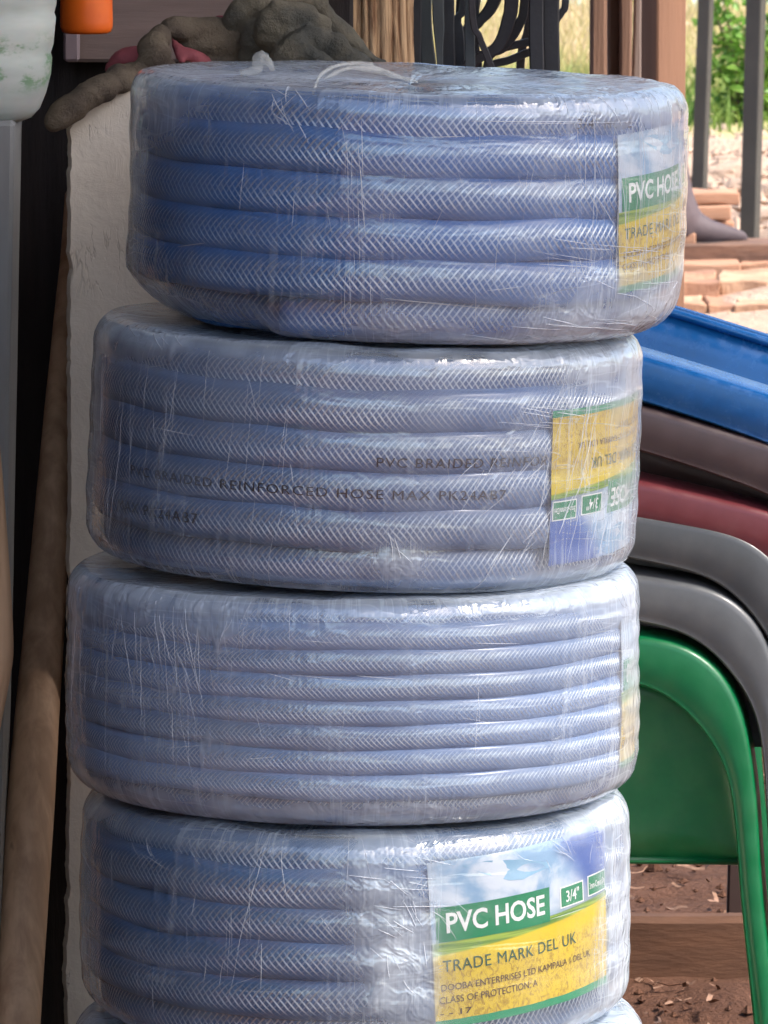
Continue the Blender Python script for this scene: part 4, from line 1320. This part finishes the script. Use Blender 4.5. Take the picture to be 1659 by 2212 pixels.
# rubber boot standing on the beam
BOOT = simple('dull_grey_rubber', (0.095, 0.072, 0.078), (0.075, 0.058, 0.064), 0.7, 12.0, 0.15, 60.0, 0.3)
Yb2 = 8.66
bt = W(1500, 527, Yb2)
boot = empty('rubber_boot', bt, 'dull purplish grey rubber boot, toe to the right, on the dark beam', 'boot')
def bootpt(px, py, dy=0.0):
    return W(px, py, Yb2 + dy)
lumps('body', [
    ([bootpt(1420, 280), bootpt(1430, 360), bootpt(1445, 430), bootpt(1465, 478)], [.058, .058, .056, .054], 0.95),
    ([bootpt(1455, 470), bootpt(1485, 488), bootpt(1530, 502), bootpt(1575, 509), bootpt(1603, 512)], [.052, .042, .029, .020, .0135], 1.0),
    ([bootpt(1440, 500), bootpt(1490, 506), bootpt(1540, 511), bootpt(1603, 515)], [.026, .023, .018, .013], 1.0),
    ], BOOT, boot, 0.007, 0.001, 8, 2, False)
pts = [bootpt(1405, 525.5), bootpt(1480, 525), bootpt(1560, 525), bootpt(1610, 524)]
v, f = tube_data(catmull(pts, 4), lerp_list([.03, .036, .036, .022], 13), 12, True, 0, 0.18, (0, 0, 1))
mesh_obj('sole', [q - bt for q in v], f, simple('dark_sole', (0.04, 0.03, 0.03), None, 0.8), boot)

# ------------------------------------------------------------------ plastic chairs
def plastic(name, c, rough=0.33):
    N = NT(name)
    vv = N.coord('Object')
    f_ = N.smooth(N.noise(vv, 30.0, 4.0, 0.7), 0.3, 0.75)
    c_ = N.mixc(f_, c, tuple(x * 1.18 + 0.003 for x in c))
    dust = N.smooth(N.noise(vv, 7.0, 5.0, 0.65), 0.5, 0.8, 0.0, 0.10)
    c_ = N.mixc(dust, c_, (0.30, 0.24, 0.19))
    r_ = N.smooth(N.noise(vv, 60.0, 4.0, 0.7), 0.3, 0.7, rough - 0.05, rough + 0.12)
    return N.done(N.principled(c_, r_, 0.5, N.bump(N.noise(vv, 900.0, 2.0), 0.08, 0.0006)))
YC = 0.50
SC = 13500 / (4.5 + YC)
# outline of the near side in pixels relative to (1370, 1390): outer and inner edge of arm + front leg
outer = [(-560, -70), (-420, -62), (-260, -48), (-120, -32), (0, -18), (60, -10), (110, -1), (155, 26), (200, 68), (235, 138), (255, 227), (270, 340), (279, 477), (289, 600), (318, 820), (372, 1290)]
inner = [(-560, 26), (-420, 34), (-260, 50), (-120, 68), (0, 88), (34, 96), (66, 110), (112, 147), (160, 202), (195, 257), (214, 325), (225, 427), (231, 510), (241, 614), (263, 812), (315, 1290)]
def dens(lst):
    p = catmull([(a, b, 0) for a, b in lst], 5)
    xy = np.array([(q.x, q.y) for q in p])
    # even steps, then smooth out kinks
    sl = np.concatenate([[0], np.cumsum(np.hypot(*np.diff(xy, axis=0).T))])
    t = np.linspace(0, 1, 110)
    xy = np.stack([np.interp(t * sl[-1], sl, xy[:, 0]), np.interp(t * sl[-1], sl, xy[:, 1])], 1)
    for _ in range(14):
        xy[1:-1] = xy[1:-1] * .5 + (xy[:-2] + xy[2:]) * .25
    return [(q[0] / SC, -q[1] / SC) for q in xy]
OUT, INN = dens(outer), dens(inner)
def arm_mesh(name, mat, parent, y0, sgn, depth=0.040):
    """arm rail and front leg: channel section with a rolled lip on its outer edge"""
    V = []
    for (ox, oz), (ix, iz) in zip(OUT, INN):
        o_, i_ = Vector((ox, 0, oz)), Vector((ix, 0, iz))
        d = (i_ - o_)
        L = d.length
        d.normalize()
        out_ = -d
        sec = [(o_ + d * 0.004, depth), (o_ - d * .003, depth - .002), (o_ - d * .0042, depth - .006), (o_, .007), (o_ + d * .0010, .003), (o_ + d * .0035, .0008), (o_ + d * .007, 0.0), (o_ + d * (L * .5), -.0012),
               (i_ - d * .0075, 0.0), (i_ - d * .0055, .0012), (i_ - d * .002, .0010), (i_ - d * .0004, .003), (i_, .006), (i_ - d * .002, depth - .006), (i_ - d * 0.003, depth - .002)]
        for p_, y in sec:
            V.append((p_.x, y0 + sgn * y, p_.z))
    n = len(OUT); m = 15
    F = grid_faces(n, m, close_v=True)
    F.append(tuple(range(m))); F.append(tuple(reversed([(n - 1) * m + k for k in range(m)])))
    if sgn < 0:
        F = [tuple(reversed(q)) for q in F]
    o = mesh_obj(name, V, F, mat, parent, True)
    mod = o.modifiers.new('edge', 'EDGE_SPLIT'); mod.split_angle = R_(50)
    return o
SEAT_Z = -503 / SC
def chair(label, mat, px, py, roll, k):
    org = W(px, py, YC)
    root = empty('plastic_chair', (org.x, YC, org.z), label, 'chair', 'stacked plastic armchairs at the right', (0, R_(roll), R_(-3.3)))
    shrink = 0.004 * k
    depth_tot = 0.50
    ys = (shrink, depth_tot - shrink)
    arm_mesh('arm_and_leg', mat, root, 0.0, 1)
    arm_mesh('arm_and_leg', mat, root, depth_tot, -1)
    # side panels under the arms
    for q, (yy, sg) in enumerate(((0.036 + shrink, 1), (depth_tot - 0.031 - shrink, -1))):
        V = []
        lo = SEAT_Z if k == 0 else SEAT_Z + 0.05
        idx = [i for i, (ix, iz) in enumerate(INN) if iz > lo - 0.001]
        for i in idx:
            ix, iz = INN[i]
            for t in range(7):
                tt = t / 6
                if sg > 0:
                    z = iz + 0.006 + (lo - iz - 0.006) * tt
                    V.append((ix + (0.004 if t == 0 else 0.003), yy + sg * (0.012 * math.sin(math.pi * tt * .5)), z))
                else:
                    ox_, oz_ = OUT[i]
                    V.append((ix + 0.002 if oz_ < -0.05 else ox_ + (ix - ox_) * min(1, tt * 2), depth_tot - 0.037 - shrink - 0.05 * tt ** 1.5, oz_ - 0.003 + (lo - oz_) * tt))
        for i in idx[::1]:
            pass
        F = grid_faces(len(idx), 7)
        if sg < 0: F = [tuple(reversed(f_)) for f_ in F]
        o = mesh_obj('side_panel', V, F, mat, root, True)
        sd_ = o.modifiers.new('thick', 'SOLIDIFY'); sd_.thickness = 0.003; sd_.offset = 0.0
        # rolled lip at the panel's lower edge
        if k == 0:
            v_, f_ = tube_data([(INN[idx[0]][0], yy + sg * .012, lo), (INN[idx[-1]][0] + .004, yy + sg * .012, lo)], 0.0035, 8)
            mesh_obj('panel_lip', v_, f_, mat, root)
    if k == len(CH) - 1:             # rolled rim along the far side of the uppermost chair
        v_, f_ = tube_data([(a_, depth_tot - 0.038 - shrink, b_ - 0.001) for a_, b_ in OUT[::2]], 0.0042, 8)
        mesh_obj('far_rim', v_, f_, mat, root)
    # seat
    V = []
    for i in range(14):
        for j in range(12):
            s_, t_ = i / 13, j / 11
            x_ = -0.36 + 0.41 * s_
            V.append((x_, 0.055 + shrink + (depth_tot - .11 - 2 * shrink) * t_, SEAT_Z + .035 - .02 * math.sin(math.pi * t_) * math.sin(math.pi * min(1, s_ * 1.2)) + .015 * s_ - 0.03 * max(0, s_ - .85) / .15))
    o = mesh_obj('seat', V, grid_faces(14, 12), mat, root, True)
    o.modifiers.new('thick', 'SOLIDIFY').thickness = 0.004
    # backrest
    V = []
    for i in range(14):
        for j in range(14):
            t_, s_ = i / 13, j / 13
            yy = 0.02 + shrink + (depth_tot - .04 - 2 * shrink) * t_
            topz = 0.20 - 0.10 * abs(2 * t_ - 1) ** 3
            z = SEAT_Z + .03 + (topz - SEAT_Z - .03) * s_
            V.append((-0.36 - 0.10 * s_ - 0.03 * math.sin(math.pi * t_), yy, z))
    o = mesh_obj('backrest', V, grid_faces(14, 14), mat, root, True)
    o.modifiers.new('thick', 'SOLIDIFY').thickness = 0.004
    # rear legs
    for yy in (0.03 + shrink, depth_tot - .03 - shrink):
        v_, f_ = tube_data([(-0.36, yy, SEAT_Z + .04), (-0.40, yy, SEAT_Z - .15), (-0.45, yy, -1290 / SC)], [.020, .017, .014], 10, True, 0, .8)
        mesh_obj('rear_leg', v_, f_, mat, root)
    return root
CH = [('green plastic armchair lowest of the stack with a solid side panel', plastic('green_plastic', (0.0, 0.105, 0.034)), 1370, 1390, 0.0),
      ('mid grey plastic armchair directly above the green one', plastic('mid_grey_plastic', (0.085, 0.09, 0.098)), 1440, 1270, 1.0),
      ('darker grey plastic armchair below the maroon one', plastic('dark_grey_plastic', (0.060, 0.064, 0.070)), 1498, 1150, 2.5),
      ('maroon plastic armchair between the grey and brown ones', plastic('maroon_plastic', (0.115, 0.022, 0.028)), 1600, 1108, 6.0),
      ('dark brown plastic armchair just below the blue one', plastic('brown_plastic', (0.052, 0.033, 0.035)), 1660, 978, 10.0),
      ('blue plastic armchair on top of the stack with pale lit rims', plastic('blue_plastic', (0.004, 0.070, 0.23), 0.2), 1700, 884, 10.5)]
for k, (lb, m, px, py, rl) in enumerate(CH):
    chair(lb, m, px, py, rl, k)

# ------------------------------------------------------------------ lower right: beam, stake and shavings on the soil
Yl = ground_Y(2142)
a, b = W(1180, 2142, Yl), W(1900, 2142, Yl)
top = W(1500, 1992, Yl)
o = rough_box('ground_beam', (b.x - a.x, 0.03, top.z), simple('soil_stained_beam', (0.135, 0.068, 0.042), (0.10, 0.052, 0.034), 0.85, 4.0, 0.3, 30.0, 0.2, (2, 2, 8)), None, ((a.x + b.x) / 2, Yl + .015, 0.004), (0, 0, 0), 10, .002, 10, 4, .006)
tag(o, 'smooth earth brown beam lying on the soil under the green chair', 'beam')
sp_ = W(1592, 1950, Yl + .16)
o = rough_box('stake', (0.022, 0.02, 0.42), simple('dark_stake', (0.045, 0.022, 0.018), None, 0.8), None, (sp_.x, Yl + .16, 0.0), (0, R_(1.0), 0), 6, .001, 10, 2, .002)
tag(o, 'thin dark brown stake standing behind the beam beside the green leg', 'stake')
SHAV = simple('wood_shaving', (0.27, 0.15, 0.095), (0.12, 0.065, 0.042), 0.8, 60.0)
V, F = [], []
for i in range(800):
    x, y = rng.uniform(.1, .75), rng.uniform(.75, 3.0)
    if Yl - .01 < y < Yl + .12:
        continue
    L = rng.uniform(.006, .028) * (1.5 if rng.random() < .1 else 1); w = rng.uniform(.0015, .005)
    a = rng.uniform(0, 6.28); cu = rng.uniform(-2.2, 2.2); zz = rng.uniform(.010, .022)
    n = len(V)
    d = Vector((math.cos(a), math.sin(a), 0)); s_ = Vector((-math.sin(a), math.cos(a), 0))
    for q in range(5):
        t = q / 4 - .5
        p_ = Vector((x, y, zz)) + d * (L * t) + s_ * (L * cu * .25 * t * t * 4 * .5) + Vector((0, 0, .3 * L * t * t * 4 * rng.uniform(.2, 1)))
        V += [p_ - s_ * w / 2, p_ + s_ * w / 2 + Vector((0, 0, w * .4))]
    for q in range(4):
        F.append((n + q * 2, n + q * 2 + 1, n + q * 2 + 3, n + q * 2 + 2))
o = mesh_obj('wood_shavings', V, F, SHAV, None, False)
o['kind'] = 'stuff'
tag(o, 'curled wood shavings and chips scattered on the red soil', 'shavings')
V, F = [], []
for i in range(900):
    x, y = rng.uniform(.1, .75), rng.uniform(.75, 3.0)
    if Yl - .02 < y < Yl + .13:
        continue
    s = rng.uniform(.002, .008) * (1 if rng.random() < .92 else 1.8)
    n = len(V)
    for d in ((1, 0, 0), (0, 1, 0), (-1, 0, 0), (0, -1, 0), (0, 0, .8), (0, 0, -.5)):
        j = rng.uniform(.6, 1.2)
        V.append((x + d[0] * s * j, y + d[1] * s * j, 0.012 + d[2] * s * j))
    F += [(n, n + 1, n + 4), (n + 1, n + 2, n + 4), (n + 2, n + 3, n + 4), (n + 3, n, n + 4), (n + 1, n, n + 5), (n + 2, n + 1, n + 5), (n + 3, n + 2, n + 5), (n, n + 3, n + 5)]
o = mesh_obj('soil_clods', V, F, SOIL, None, False)
o['kind'] = 'stuff'
tag(o, 'small crumbs of red soil on the ground under the chairs', 'soil')
